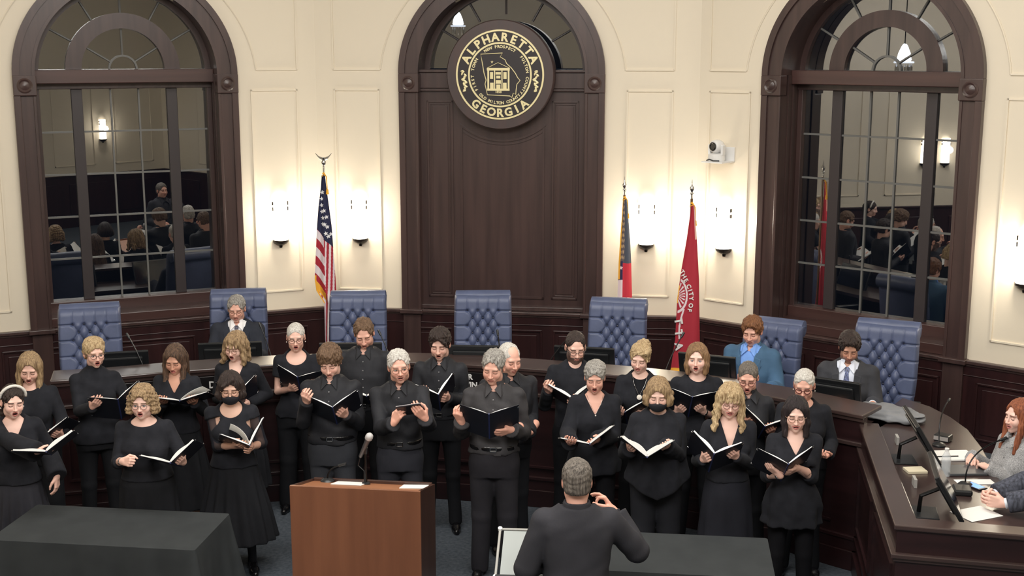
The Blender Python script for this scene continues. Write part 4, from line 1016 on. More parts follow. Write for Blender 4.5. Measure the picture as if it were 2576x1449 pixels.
# ---- head in its own frame: face looks along -y, eyes at z = 0
def head_vol(P, nb):
    fem = P['sex'] == 'f'; v = Vol((-.105, -.135, -.22), (.105, .13, .145), .0030); jw = P.get('jaw', .94 if fem else 1.03); full = P.get('full', 1.0)
    v.ell((0, .016, .038), (.074, .096, .084)); v.ell((0, -.028, -.006), (.064 * full, .064, .084), .02)
    v.ell((0, -.028, -.058), (.051 * jw * full, .054, .052), .025); v.ell((0, -.066, -.094), (.022 * jw, .020, .018), .022)
    for s in (-1, 1):
        v.ell((s * .036 * full, -.062, -.030), (.026, .026, .028), .02); v.ell((s * .048 * jw * full, -.012, -.070), (.018, .034, .03), .02)
        v.ell((s * .076, .014, -.008), (.010, .020, .031), .008); v.ell((s * .083, .006, -.004), (.006, .009, .018), .004, 's')
    v.cap((-.036, -.078, .024), (.036, -.078, .024), .012, k=.014)
    for s in (-1, 1): v.ell((s * .032, -.098, .000), (.020, .016, .013), .016, 's')
    for s in (-1, 1): v.ell((s * .0315, -.0735, .000), (.0152, .0145, .0118), .003)
    nz_ = .90 if fem else 1.05; v.cap((0, -.088, .010), (0, -.104 - .002 * (not fem), -.028), .0068 * nz_, .0095 * nz_, k=.010); v.ell((0, -.1065, -.033), (.0105 * nz_, .0108 * nz_, .0085 * nz_), .006)
    for s in (-1, 1): v.ell((s * .0115 * nz_, -.098, -.0355), (.0065 * nz_, .009, .0062), .005)
    for s in (-1, 1): v.ell((s * .006, -.103, -.044), (.003, .004, .003), .002, 's')
    mo = P.get('mouth', 'closed'); mz = -.064
    v.ell((0, -.078, mz), (.030, .014, .020), .012)
    op = {'closed': 0, 'small': .006, 'open': .012, 'smile': .005}[mo]; mw = {'closed': .022, 'small': .019, 'open': .018, 'smile': .026}[mo]; up = .005 if mo == 'smile' else 0
    for s in (-1, 1):
        v.cap((s * .004, -.0935, mz + .005 + op * .5), (s * mw, -.082, mz + up), .0052, .0028, k=.004); v.cap((0, -.091, mz - .006 - op * .6), (s * mw, -.081, mz - .001 + up), .0066, .0028, k=.004)
    if op: v.ell((0, -.092, mz + up * .3), (mw * .86, .016, op * .72), .003, 's')
    v.cap((0, .018, -.055), nb, .050 * (.90 if fem else 1.08) * P.get('neck', 1), .056 * (.90 if fem else 1.1), k=.028)
    return v
def head_paint(V, P):
    x, y, z = V[:, 0], V[:, 1], V[:, 2]; sk = np.array(s2l(P['skin'])); C = np.tile(sk, (len(V), 1)); ax = np.abs(x); front = y < -.05; mz = -.064
    def mixc(m, rgb): 
        m = np.clip(m, 0, 1)[:, None]; C[:] = C * (1 - m) + np.array(s2l(rgb)) * m
    def tint(m, f):
        m = np.clip(m, 0, 1)[:, None]; C[:] = C * (1 - m + m * np.array(f))
    tint(front * np.exp(-(((ax - .036) / .017) ** 2 + ((z + .032) / .016) ** 2)) * .6, (1.0, .74, .70)); tint(front * np.exp(-((x / .012) ** 2 + ((z + .036) / .012) ** 2)) * .5, (1, .78, .74))
    tint(front * np.exp(-(((ax - .032) / .018) ** 2 + ((z + .004) / .016) ** 2)) * .5, (.80, .70, .68))
    tint((ax > .07) * .5, (1, .78, .72))
    hc = HCOL[P['hair'][1]][0]; bc = tuple(int(.55 * a + .45 * b) for a, b in zip(hc, P['skin'])) if P['hair'][1] in ('white', 'blond', 'grey') else hc
    bz = .0225 - ((ax - .03) / .03) ** 2 * .006; mixc(front * (ax > .011) * (ax < .052) * (np.abs(z - bz) < .0042) * .85, bc)
    eyes = P.get('eyes', 'down'); ex, ez = (ax - .0315), z
    if eyes == 'down':
        mixc((y < -.06) * (np.abs(ex) < .0145) * (np.abs(z + .0055 - (ex / .0145) ** 2 * .003) < .0021), (44, 30, 28))
        tint((y < -.06) * (np.abs(ex) < .016) * (np.abs(z - .0095) < .002) * .7, (.55, .45, .42))
    else:
        lid = (np.abs(ex) < .0135) & (z > -.0055 + (ex / .0135) ** 2 * .004) & (z < .0045 - (ex / .0135) ** 2 * .0035) & (y < -.06)
        mixc(lid * 1., (226, 220, 216)); gx = P.get('gaze', 0) * .004
        mixc(lid * (((x - np.sign(x) * .0315 - gx) ** 2 + (z + .001) ** 2) < .0052 ** 2), (50, 38, 34) if P.get('iris', 'b') == 'b' else (84, 104, 120))
        mixc((y < -.06) * (np.abs(ex) < .0145) * (np.abs(z - .0052 + (ex / .0135) ** 2 * .0035) < .0019), (36, 26, 25))
    mo = P.get('mouth', 'closed'); op = {'closed': 0, 'small': .006, 'open': .012, 'smile': .005}[mo]; mw = {'closed': .022, 'small': .019, 'open': .018, 'smile': .026}[mo]; up = .005 if mo == 'smile' else 0
    lipc = P.get('lip', (188, 104, 100) if P['sex'] == 'f' else (186, 120, 110)); zc = mz + up * np.clip(ax / mw, 0, 1) ** 2
    hgt = (.0115 + op * .8) * np.sqrt(np.clip(1 - (ax / (mw + .003)) ** 2, 0, 1))
    mixc((y < -.068) * (np.abs(z - zc) < hgt) * .85, lipc)
    if op:
        hi = op * .95 * np.sqrt(np.clip(1 - (ax / (mw * .95)) ** 2, 0, 1)); inn = (y < -.05) * (np.abs(z - mz - up * .3) < hi) * (y > -.0895)
        mixc(inn * 1., (66, 24, 24)); 
        mixc(inn * (z > mz + op * .15) * (mo in ('smile', 'open', 'small')) * .9, (226, 216, 206))
    else: mixc((y < -.068) * (np.abs(z - mz) < .0016) * (ax < mw), (110, 58, 54))
    if P.get('beard'):
        bm = (y < .0) * (z < -.048 + (ax > .05) * .05) * (ax < .08) * (z > -.13) ; lips = (np.abs(z - mz) < .009) & (ax < .02) & (y < -.07)
        bm = bm * (1 - lips) * np.where((z > -.052) & (ax < .045), ((z < -.048) | (ax > .015)), 1); mixc(bm * P['beard'][1], P['beard'][0])
    return C
def hair_vol(P):
    st = P['hair'][0]; L = P['hair'][2] if len(P['hair']) > 2 else .1
    lo, hi = (-.15, -.15 - max(0, L - .06) * .8, -.10 - max(0, L)), (.15, .17, .19); h = .0036
    v = Vol(lo, hi, h); big = {'short': .010, 'crop': .005, 'bald': .002, 'thin': .004, 'full': .018, 'bob': .016, 'long': .014, 'wavy': .018, 'curly': .022, 'updo': .014, 'pixie': .014, 'mop': .020, 'swept': .014, 'back': .009}[st]
    v.ell((0, .016, .038), (.074 + big, .096 + big, .084 + big * 1.1)); v.ell((0, .042, -.022), (.068 + big * .7, .066 + big, .066), .02)
    if st in ('full', 'mop', 'swept'): v.ell((0, -.02, .095), (.06, .075, .036), .02)
    if st == 'updo':
        v.ell((.02, .05, .10), (.06, .06, .055), .02); v.ell((.05, -.02, .085), (.045, .07, .04), .02); v.ell((.068, -.03, .02), (.02, .05, .055), .015)
    if st == 'pixie': v.ell((.01, .03, .075), (.078, .085, .05), .02); v.ell((0, .075, -.03), (.06, .035, .05), .02)
    if st in ('bob', 'long', 'wavy', 'curly'):
        w = {'bob': .078, 'long': .072, 'wavy': .080, 'curly': .088}[st]; wl = w + (.020 if st in ('wavy', 'bob') else .0 if st == 'long' else .008)
        for s in (-1, 1):
            fy = (-.035 - max(0, L - .06) * (.30 + math.tan(math.radians(P.get('head', (0, 0, 0))[1])))) if P.get('front', 1) else .02
            v.cap((s * w * .92, -.020, .045), (s * w * 1.04, -.030, -.05), .026, .028, .02)
            v.cap((s * w * 1.04, -.030, -.05), (s * wl, fy, -.02 - L), .028, (.024 if st != 'long' else .020) * (1 if L < .2 else .8), .02); v.cap((s * w * .8, .045, .0), (s * wl * .85, .04, -.02 - L), .045, .034, .03)
        v.cap((0, .085, .0), (0, .075, -.0 - L), .05, .04, .04)
    if st == 'back': v.cap((.0, .085, .02), (-.035, .075, -.02 - L), .045, .034, .03); v.cap((.0, .085, .02), (.035, .075, -.02 - L), .045, .034, .03)
    # face opening
    ht = {'short': .094, 'crop': .092, 'bald': .115, 'thin': .095, 'full': .086, 'bob': .078, 'long': .094, 'wavy': .078, 'curly': .080, 'updo': .080, 'pixie': .076, 'mop': .052, 'swept': .088, 'back': .088}[st]; ht = P.get('hline', ht)
    fw = P.get('fw', .068 if st in ('bob', 'long', 'wavy', 'curly', 'back') else .077)
    v.ell((0, -.125, ht - .125), (fw, .104, .125), .006, 's')
    if st in ('bob', 'long', 'wavy', 'curly'): v.cap((0, -.075, -.03), (0, -.10 - L * .8, -.03 - L - .1), .055, .055 - L * .06, .01, 's'); v.cap((0, -.015, -.06), (0, .02, -.3), .05, .055, .008, 's')
    else:
        lowz = {'pixie': -.062, 'updo': -.05, 'mop': -.055, 'swept': -.055, 'full': -.055, 'back': -.5}.get(st, -.058)
        v.op(lambda X, Y, Z: np.maximum(Z - (lowz + .035 * np.clip((.045 - Y) / .06, 0, 1)), -Y * 0 - 1), (-.2, -.2, -.3), (.2, .2, lowz + .04), .006, 's')
        for s in (-1, 1):
            if st not in ('mop', 'updo'): v.ell((s * .088, .004, -.012), (.024, .026, .034), .006, 's')
            v.cap((s * .075, -.055, -.02), (s * .085, -.05, .03), .022, .016, .006, 's')
    if st == 'bald': v.ell((0, -.02, .11), (.07, .10, .062), .01, 's')
    if st == 'thin': v.ell((0, -.075, .10), (.055, .055, .05), .01, 's')
    if P.get('bangs'):
        for k in range(7):
            x = -.048 + .016 * k; v.cap((x * .9, -.062, .088), (x * 1.08, -.098 + abs(x) * .35, .028 + abs(x) * .1), .013, .008, .006)
    if P.get('fringe'):   # side-swept lock
        s = P['fringe']; v.cap((s * -.02, -.066, .098), (s * .05, -.088, .055), .017, .012, .012); v.cap((s * .05, -.088, .055), (s * .066, -.062, .012), .012, .008, .01)
    # strands
    X, Y, Z = v.ax[0][:, None, None], v.ax[1][None, :, None], v.ax[2][None, None, :]
    ang = np.arctan2(X, Y - .01); sd = P.get('seed', 1)
    if st == 'curly' or P.get('curl'):
        c = P.get('curl', .8); X = X + .012 * np.sin(Y * 37 + Z * 23 + sd); Y = Y + .012 * np.sin(Z * 41 + X * 31 + sd); v.v += .0042 * c * (np.sin(X * 170 + 2 * np.sin(Z * 90 + sd)) * np.sin(Y * 160 + 1.7 * np.sin(X * 80)) + np.sin(Z * 185 + 2 * np.sin(Y * 70 + sd)))
    else:
        rr = np.random.RandomState(sd); long_ = st in ('bob', 'long', 'wavy'); w = 0; wf = {'wavy': 44, 'long': 13, 'bob': 20}.get(st, 58)
        for k in (9, 15, 23, 34, 46): w = w + np.sin(k * ang + rr.rand() * 6.3 + ((1.6 if long_ else 2.8) + rr.rand()) * np.sin(Z * wf * (.7 + .6 * rr.rand()) + rr.rand() * 6) + (Y * 40 if not long_ else 0)) * (1.3 - k * .012)
        if not long_: w = w + 1.2 * np.sin(X * 140 + Y * 60 + 2 * np.sin(Y * 50 + sd)) + np.sin(X * 60 - Z * 110 + 2 * np.sin(X * 70 + sd))
        v.v += {'crop': .0006, 'thin': .0007, 'bald': .0004, 'back': .0010, 'long': .0012, 'bob': .0015, 'wavy': .0020}.get(st, .0013) * w
        if st == 'wavy': v.v += .0045 * np.sin(Z * 95 + 3 * np.sin(X * 30 + sd)) * np.clip((.02 - Z) / .08, 0, 1)
    return v
# ---- hand in its own frame: wrist at origin, +y along the fingers, +z out of the palm, +x towards the thumb
FB = [(.030, .088), (.0105, .092), (-.0095, .088), (-.0275, .079)]; FLN = [.070, .078, .073, .057]
POSE = {'hold': ((.35, .45, .3), .8), 'flat': ((.12, .2, .12), .2), 'grip': ((.75, .85, .5), 1.0), 'fist': ((1.25, 1.45, .9), 1.2), 'ring': ((.9, 1.0, .55), 1.5), 'clasp': ((.9, .9, .5), .9), 'relax': ((.35, .4, .3), .4)}
def hand_vol(pose, fore, sc=1.0):
    v = Vol((-.07, -.13, -.075), (.082, .205, .115), .0033); (c1, c2, c3), th = POSE[pose]
    for i, (x, y) in enumerate(FB):
        v.cap((x * .55, .008, 0), (x, y, 0), .0135, .0108, .012)
        a = 0; p = np.array([x, y, 0.]); spread = (x - .002) * 2.2
        f = (1 - .08 * i) if pose != 'ring' else (1.0 if i == 0 else .45)
        for c, fr, r0, r1 in ((c1, .45, .0095, .0086), (c2, .31, .0086, .0078), (c3, .24, .0078, .0066)):
            a += c * f * (1 + .06 * i); q = p + np.array([spread * math.cos(a) * .25, math.cos(a), math.sin(a)]) * FLN[i] * fr; v.cap(p, q, r0, r1, .0018 if fr < .4 else .004); p = q
    v.ell((.018, .035, .008), (.017, .03, .013), .01); v.ell((-.02, .035, .006), (.012, .028, .011), .01)
    t0 = np.array([.020, .022, .004]); t1 = t0 + np.array([.030, .028, .010 + .008 * th]); t2 = t1 + np.array([.014 - .016 * th, .028, .006 + .014 * th]); t3 = t2 + np.array([.002 - .014 * th, .022, .002 + .008 * th])
    v.cap(t0, t1, .0145, .0115, .010); v.cap(t1, t2, .0108, .0095, .003); v.cap(t2, t3, .0094, .0072, .002)
    v.cap((0, .012, 0), (0, -.008, 0), .022, .0235, .014); v.cap((0, -.008, 0), fore, .0235, .034, .012)
    return v
def Mrot(cols): return Matrix(((cols[0][0], cols[1][0], cols[2][0], 0), (cols[0][1], cols[1][1], cols[2][1], 0), (cols[0][2], cols[1][2], cols[2][2], 0), (0, 0, 0, 1)))
def apply(M, V):
    A = np.array(M.to_3x3(), np.float32); return V @ A.T + np.array(M.to_translation(), np.float32)
HC = {}
TORSO_M = [(.80, .150, .110, .0), (.88, .170, .120, .0), (.97, .168, .120, .0), (1.06, .152, .112, .0), (1.15, .156, .112, -.005), (1.27, .174, .120, -.008), (1.36, .182, .116, -.004), (1.42, .172, .100, .0), (1.46, .125, .080, .005), (1.50, .07, .062, .008)]
TORSO_F = [(.80, .155, .115, .0), (.88, .178, .126, .004), (.96, .172, .122, .004), (1.07, .136, .100, .0), (1.15, .142, .102, -.004), (1.25, .158, .116, -.010), (1.34, .164, .108, -.004), (1.41, .150, .088, .0), (1.455, .108, .068, .005), (1.50, .058, .052, .008)]
def person(P):
    """builds one figure standing (or sitting) at P['at']; all shapes are in metres around the feet"""
    fem = P['sex'] == 'f'; hgt = P['h']; sc = hgt / 1.75; fat = P.get('fat', 1.0); R0 = Vector((P['at'][0], P['at'][1], P.get('floor', 0))); yaw = math.radians(P.get('yaw', 0)); sit = P.get('sit', False)
    dz = -.44 * sc if sit else 0; lean = P.get('lean', 0)
    cyw, syw = math.cos(yaw), math.sin(yaw)
    def T(x, y, z): y = y - lean * max(0, z - .95); return Vector((cyw * x - syw * y, syw * x + cyw * y, z * sc + dz)) if True else None
    def TT(x, y, z): q = T(x / sc, y / sc, z); return q
    prof = [(z * sc + dz, a * sc * (1 + (fat - 1) * (1.25 if .85 < z < 1.3 else .7)), b * sc * (1 + (fat - 1) * (1.7 if .85 < z < 1.3 else .8)), (c - (fat - 1) * .06 * (1 if .9 < z < 1.3 else 0)) * sc - lean * max(0, z - .95) * sc) for z, a, b, c in (TORSO_F if fem else TORSO_M)]
    sw = (.150 if fem else .178) * sc * (1 + (fat - 1) * .5) * P.get('shw', 1)
    S = {s: T(s * sw / sc, .0, 1.405) for s in (-1, 1)}
    # head
    hy, hp, hr = [math.radians(a) for a in P.get('head', (0, 0, 0))]; hs = P.get('hs', .985 if fem else 1.04)
    HR = Matrix.Rotation(hy, 4, 'Z') @ Matrix.Rotation(hp, 4, 'X') @ Matrix.Rotation(hr, 4, 'Y')
    nbw = T(0, .012, 1.43); pivot = T(0, .01, 1.515)
    hz = (hgt + dz) - .122 * hs
    hc = Vector((pivot.x, pivot.y, hz - .0)) + HR @ Vector((0, -.03, 0)) + Vector((P.get('hx', 0), 0, 0)); HM = Matrix.Translation(hc) @ HR @ Matrix.Scale(hs, 4)
    nl = HM.inverted() @ nbw; nl.z = max(nl.z, -.195)
    v = head_vol(P, tuple(nl)); V, Q = v.mesh(); C = head_paint(V, P); VV = [apply(HM, V)]; QQ = [Q]; CC = [C]; nv = len(V)
    sk = np.array(s2l(P['skin']))
    # arms
    l1, l2 = .285 * sc, .250 * sc; E, Wr, HMs = {}, {}, {}
    for s, key in ((-1, 'rh'), (1, 'lh')):
        hd = P.get(key)
        if hd is None: hd = dict(p=R0 + T(s * .235, -.02, .80), f=Vector((0, -.1, -1)), n=Vector((-s, .3, 0)), pose='relax')
        palm = Vector(hd['p']) - R0; pole = hd.get('pole') or T(s * (.27 + .02 * (fat > 1.1)), .12, 1.0) ; pole = Vector(pole)
        w = palm.copy()
        for it in range(3):
            d = w - S[s]; L = min(d.length, (l1 + l2) * .998); dn = d.normalized(); w2 = S[s] + dn * L
            a = (l1 * l1 - l2 * l2 + L * L) / (2 * L); hh = math.sqrt(max(0, l1 * l1 - a * a)); pl = pole - S[s]; pl = pl - dn * pl.dot(dn); pl.normalize(); e = S[s] + dn * a + pl * hh
            n = Vector(hd['n']).normalized(); fdir = Vector(hd['f']) if hd.get('f') is not None else (w2 - e).normalized()
            fdir = fdir - n * fdir.dot(n); fdir.normalize(); w = palm - fdir * .065 * hs
            if hd.get('f') is None: pass
        d = w - S[s]
        if d.length > (l1 + l2) * .998: w = S[s] + d.normalized() * (l1 + l2) * .998
        L = (w - S[s]).length; dn = (w - S[s]).normalized(); a = (l1 * l1 - l2 * l2 + L * L) / (2 * L); hh = math.sqrt(max(0, l1 * l1 - a * a)); pl = pole - S[s]; pl = pl - dn * pl.dot(dn); pl.normalize(); e = S[s] + dn * a + pl * hh
        E[s], Wr[s] = e, w; x = fdir.cross(n) * (1 if s < 0 else -1)
        hm = Matrix.Translation(w) @ Mrot((x, fdir, n)) @ Matrix.Scale((.94 if fem else 1.04), 4); HMs[s] = hm
        fl = hm.inverted() @ e; fl = fl.normalized() * min(fl.length, .15)
        fl = Vector((max(-.06, min(.07, fl.x)), max(-.14, min(.1, fl.y)), max(-.06, min(.10, fl.z))))
        v = hand_vol(hd.get('pose', 'hold'), tuple(fl)); V, Q = v.mesh()
        if s > 0: Q = Q[:, ::-1]
        c = np.tile(sk * np.array([1.0, .93, .90]), (len(V), 1)); VV.append(apply(hm, V)); QQ.append(Q + nv); CC.append(c); nv += len(V)
    # trunk, arms and legs of the body itself
    lo = (-.62 * sc, -.62, .0 + .02); hi = (.62 * sc, .40, 1.52 * sc + dz)
    pts = list(E.values()) + list(Wr.values()); lo = [min(lo_, min(p[i] for p in pts) - .08) if i < 2 else lo_ for i, lo_ in enumerate((-.28, -.24, .02))]; hi = [max(h_, max(p[i] for p in pts) + .08) if i < 2 else max(h_, max(p[2] for p in pts) + .08) for i, h_ in enumerate((.28, .26, 1.52 * sc + dz))]
    legs = P.get('legs')
    hipz = .90 * sc + dz
    if legs is None:
        if sit: legs = [[T(s * .09, .0, .90), T(s * .11, -.44, .90) , T(s * .11, -.42, .90) + Vector((0, 0, -.40))] for s in (-1, 1)]
        else: legs = [[T(s * .085, 0, .88), T(s * .10 * P.get('stance', 1), -.01, .48), T(s * .115 * P.get('stance', 1), .0, .085)] for s in (-1, 1)]
    for lg in legs:
        for q in lg:
            for i in range(2): lo[i] = min(lo[i], q[i] - .14); hi[i] = max(hi[i], q[i] + .14)
    v = Vol(lo, hi, .0115); thin = [(z, a - .014, b - .014, c) for z, a, b, c in prof]; v.loft(thin, yaw=yaw)
    ra = (.036 if fem else .042) * sc * fat ** .5
    for s in (-1, 1): v.cap(S[s], E[s], ra * 1.05, ra * .88, .012); v.cap(E[s], Wr[s], ra * .88, .0255 * sc, .008)
    for lg in legs: v.cap(lg[0], lg[1], .080 * sc * fat ** .5, .052 * sc, .03); v.cap(lg[1], lg[2], .050 * sc, .034 * sc, .01); m = (lg[1] * .65 + lg[2] * .35); v.ell(tuple(m + Vector((syw * -.015, cyw * .015, 0))), (.046 * sc, .05 * sc, .09 * sc), .02)
    V, Q = v.mesh(); c = np.tile(sk, (len(V), 1))
    if P.get('tights'): c[V[:, 2] < .7] = np.array(s2l((20, 20, 24)))
    VV.append(V); QQ.append(Q + nv); CC.append(c)
    body = mk('person', np.concatenate(VV), np.concatenate(QQ), SKIN, None, True, cols=np.concatenate(CC)); body.location = R0
    tag(body, P['label'], 'person', P.get('group'))
    def part(vol, name, m, M=None, flip=False):
        V, Q = vol.mesh()
        if M is not None: V = apply(M, V)
        o = mk(name, V, Q, m, body, True); return o
    # hair
    if P['hair'][0] != 'none': part(hair_vol(P), 'hair', hair_mat(*HCOL[P['hair'][1]]), HM)
    # eyewear, mask, jewellery
    g = P.get('glasses')
    if g:
        gm = mat('frame_%d' % g[0], g, .3, metal=.2); b = MB(HM); r = .0215
        for s in (-1, 1):
            b.tube([(s * .0325 + r * 1.05 * math.cos(a), -.103 + abs(math.cos(a)) * .004 * 1 + (.006 if s * math.cos(a) > 0 else 0), -.003 + r * .86 * math.sin(a)) for a in [2 * math.pi * k / 20 for k in range(20)]], P.get('grim', .0017), 6, True)
            b.tube([(s * .054, -.094, .003), (s * .074, -.06, .004), (s * .083, .005, .004), (s * .082, .022, -.012)], .0018, 6)
        b.tube([(-.0115, -.103, .001), (0, -.107, .004), (.0115, -.103, .001)], .0018, 6); b.build('glasses', gm, body, True)
    if P.get('mask'):
        v = Vol((-.09, -.14, -.13), (.09, .02, .02), .0035); v.ell((0, -.052, -.056), (.068, .070, .056)); v.ell((0, -.098, -.045), (.03, .026, .034), .02)
        v.op(lambda X, Y, Z: (Z + .022 + np.abs(X) * .35) * -1, (-.1, -.2, -.2), (.1, .1, .1), .002, 's'); v.op(lambda X, Y, Z: -(Y + .02) , (-.1, -.2, -.2), (.1, .1, .1), 0, 's')
        o = part(v, 'face_mask', cloth_m((30, 31, 36), 'wool'), HM); b = MB(HM)
        for s in (-1, 1): b.tube([(s * .062, -.03, -.03), (s * .08, .0, .0), (s * .084, .03, .0)], .002, 5); b.tube([(s * .058, -.03, -.08), (s * .08, .01, -.03), (s * .084, .03, .0)], .002, 5)
        b.build('ear_loop', cloth_m((30, 31, 36), 'wool'), o)
    if P.get('headband'):
        b = MB(HM); b.tube([(x * .092, .0 - .02 * z, .035 + .098 * z) for x, z in [(math.cos(a), math.sin(a)) for a in [math.pi * k / 18 for k in range(19)]]], .012, 8); b.build('headband', mat('pearl_fabric', (226, 222, 216), .5, bump=.6, scale=(90, 90, 90)), body, True)
    if P.get('hairclip'):
        b = MB(HM)
        for k in range(4): b.lathe([(.001, -.004), (.018, 0), (.001, .005)], 8, Matrix.Translation((-.07 + .01 * k, -.045, .07 + .012 * (k % 2))) @ Matrix.Rotation(k * 1.2, 4, 'X'))
        b.build('hair_bow', cloth_m((24, 24, 30), 'wool'), body)
    if P.get('earring'):
        for s in (-1, 1):
            b = MB(HM); b.lathe([(.001, -.007), (.006, 0), (.001, .007)], 8, Matrix.Translation((s * .082, .004, -.046))); b.build('earring', mat('pearl', (235, 230, 222), .2), body, True)
    # ---- clothing
    top = P['top']; kind = top.get('kind', 'knit'); th = top.get('th', .012); frac = top.get('sleeve', 1.0); bz = top.get('bottom', .93); flare = top.get('flare', 0); m = cloth_m(top.get('col', (34, 35, 40)), kind)
    hL = P.get('hline', 0)
    pa = np.array(prof)
    def front(x, z, t):
        zs = z * sc + dz; a, b_, c = [float(np.interp(zs, pa[:, 0], pa[:, k])) for k in (1, 2, 3)]
        c += lean * max(0, z - .95) * sc; q = min(.97, abs(x) * sc / (a + t)); return (-(b_ + t) * (1 - q ** 2.3) ** (1 / 2.3) + c) / sc
    def make_collar(m, name, t=.012):
        v = Vol((-.13, -.15, 1.36 * sc + dz), (.13, .13, 1.57 * sc + dz), .005)
        v.loft([(1.435 * sc + dz, .098, .094, -.014), (1.475 * sc + dz, .082, .080, -.006), (1.52 * sc + dz, .066, .064, -.0)], yaw=yaw, p=2); v.loft([(1.40 * sc + dz, .060 * sc, .060, -.002), (1.56 * sc + dz, .057 * sc, .056, -.0)], mode='s', yaw=yaw, k=.002, p=2)
        def vcut(X, Y, Z):
            xr, yr = cyw * X + syw * Y, -syw * X + cyw * Y; tt = (1.525 * sc + dz - Z) / .09
            return np.maximum(np.abs(xr) - .006 - .026 * np.clip(tt, 0, 1) - .01 * (tt < .5), yr + .02)
        v.op(vcut, (-.1, -.2, 1.38 * sc + dz), (.1, .0, 1.56 * sc + dz), .003, 's'); cl = part(v, name, m)
        for s in (-1, 1):
            pts = [(.008, -.100, 1.470), (.052, -.060, 1.512), (.078, -.030, 1.500), (.088, -.052, 1.462), (.060, min(-.128, front(.06, 1.418, t) - .008), 1.418)]; n = 5
            Vt = [tuple(T(s * x, y - .003, z)) for x, y, z in pts] + [tuple(T(s * x, y + .006, z)) for x, y, z in pts]
            MB().add(Vt, [(0, 1, 2, 3, 4), (9, 8, 7, 6, 5)] + [(i, n + i, n + (i + 1) % n, (i + 1) % n) for i in range(n)]).build('collar_point', m, cl, bevel=.002)
    def garment(th, bz, neck, frac, flare, ztop=1.47, h=.0095, rr=1.0, slk=.02, fold=.0035, seed=None, cuff=0, opening=None, noarm=False):
        zt = 1.53
        pts = [S[-1], S[1], E[-1], E[1], Wr[-1], Wr[1]]; pw = .29 * fat + abs(flare)
        lo = [min([-pw] + [p[i] - .09 for p in pts]) for i in (0, 1)] + [min(bz * sc + dz - .03, min(p[2] for p in pts) - .09)]
        hi = [max([pw] + [p[i] + .09 for p in pts]) for i in (0, 1)] + [max(zt * sc + dz + .05, max(p[2] for p in pts) + .09)]
        v = Vol(lo, hi, h)
        pr = []
        zz = sorted(set([bz] + [z for z in np.arange(max(bz, .60), 1.51, .03)]))
        base = np.array([(z, a, b_, c) for z, a, b_, c in prof])
        for z in zz:
            zs = z * sc + dz; a, b_, c = [np.interp(zs, base[:, 0], base[:, k]) for k in (1, 2, 3)]
            f = flare * max(0, (1.12 - z)) / max(.05, 1.12 - bz); bl = .010 * math.exp(-((z - (bz + .07)) / .07) ** 2) * (1 if top.get('tuck') else 0)
            pr.append((zs, a + th + f + bl, b_ + th + f * .8 + bl, c))
        wv = None
        if flare > .03: wv = lambda a, Z: .010 * np.sin(a * 9 + 1.3) * np.clip((1.05 * sc + dz - Z) / .3, 0, 1)
        v.loft(pr, yaw=yaw, wave=wv)
        if fem and P.get('bust', 1):
            for s in (-1, 1):
                q = T(s * .072, -.088 - .03 * (fat - 1), 1.245); v.ell(tuple(q), (.066, .055 * P.get('bust', 1), .066), .05)
        if not noarm:
            for s in (-1, 1):
                r0 = ra * .97 + th
                v.cap(S[s] + Vector((0, 0, -.004)), S[s] * .6 + E[s] * .4, r0 * 1.14, r0 * 1.0, .022)
                tot = l1 + l2; fl = frac * tot
                if fl <= l1: v.cap(S[s], S[s] + (E[s] - S[s]) * (fl / l1), r0, r0 * 1.02 + slk * .3, .02)
                else:
                    v.cap(S[s], E[s], r0 * 1.0, r0 * .92 + slk * .3, .010); g2 = (fl - l1) / l2; q = E[s] + (Wr[s] - E[s]) * min(1, g2)
                    rw = (.026 * sc + th) + slk * .45; v.cap(E[s], q, r0 * .92 + slk * .3, r0 * (1 - g2) + rw * g2 if not top.get('bell') else .06, .006)
                    if cuff: v.cap(q, q + (Wr[s] - E[s]).normalized() * .02, rw * 1.05, rw * 1.08, .004)
        if fold: v.noise(fold, (30, 30, 26), seed if seed is not None else int(R0.x * 997) % 1000)
        # sleeve ends stay open-ended discs
        for s in (-1, 1):
            if noarm: break
            if frac >= .55:
                rcut = .050 + slk * .7; d = (Wr[s] - E[s]).normalized(); tot = l1 + l2; q = E[s] + d * ((frac * tot - l1) + .012); 
                v.op(lambda X, Y, Z, q=q, d=d: np.maximum(-((X - q[0]) * d[0] + (Y - q[1]) * d[1] + (Z - q[2]) * d[2]), np.sqrt((X - q[0]) ** 2 + (Y - q[1]) ** 2 + (Z - q[2]) ** 2) - rcut), [c - rcut for c in q], [c + rcut for c in q], 0, 's')
            elif frac < .5:
                d = (E[s] - S[s]).normalized(); q = S[s] + d * (frac * (l1 + l2)); v.op(lambda X, Y, Z, q=q, d=d: np.maximum(-((X - q[0]) * d[0] + (Y - q[1]) * d[1] + (Z - q[2]) * d[2]), np.sqrt((X - q[0]) ** 2 + (Y - q[1]) ** 2 + (Z - q[2]) ** 2) - .10), [c - .10 for c in q], [c + .10 for c in q], 0, 's')
        nc = T(0, .0, 1.50)
        if neck == 'crew': v.ell(tuple(T(0, -.03, 1.50)), (.082 * sc, .095 * sc, .075 * sc), .004, 's')
        elif neck == 'scoop': v.ell(tuple(T(0, -.06, 1.49)), (.105 * sc, .11 * sc, .115 * sc), .004, 's')
        elif neck == 'wide': v.ell(tuple(T(0, -.04, 1.50)), (.135 * sc, .11 * sc, .080 * sc), .004, 's')
        elif neck == 'v' or neck == 'deepv' or neck == 'suit':
            dpz = {'v': .16, 'deepv': .23, 'suit': .36}[neck]; wv_ = {'v': .085, 'deepv': .075, 'suit': .085}[neck]
            v.ell(tuple(T(0, .0, 1.52)), (.075 * sc, .085 * sc, .07 * sc), .004, 's')
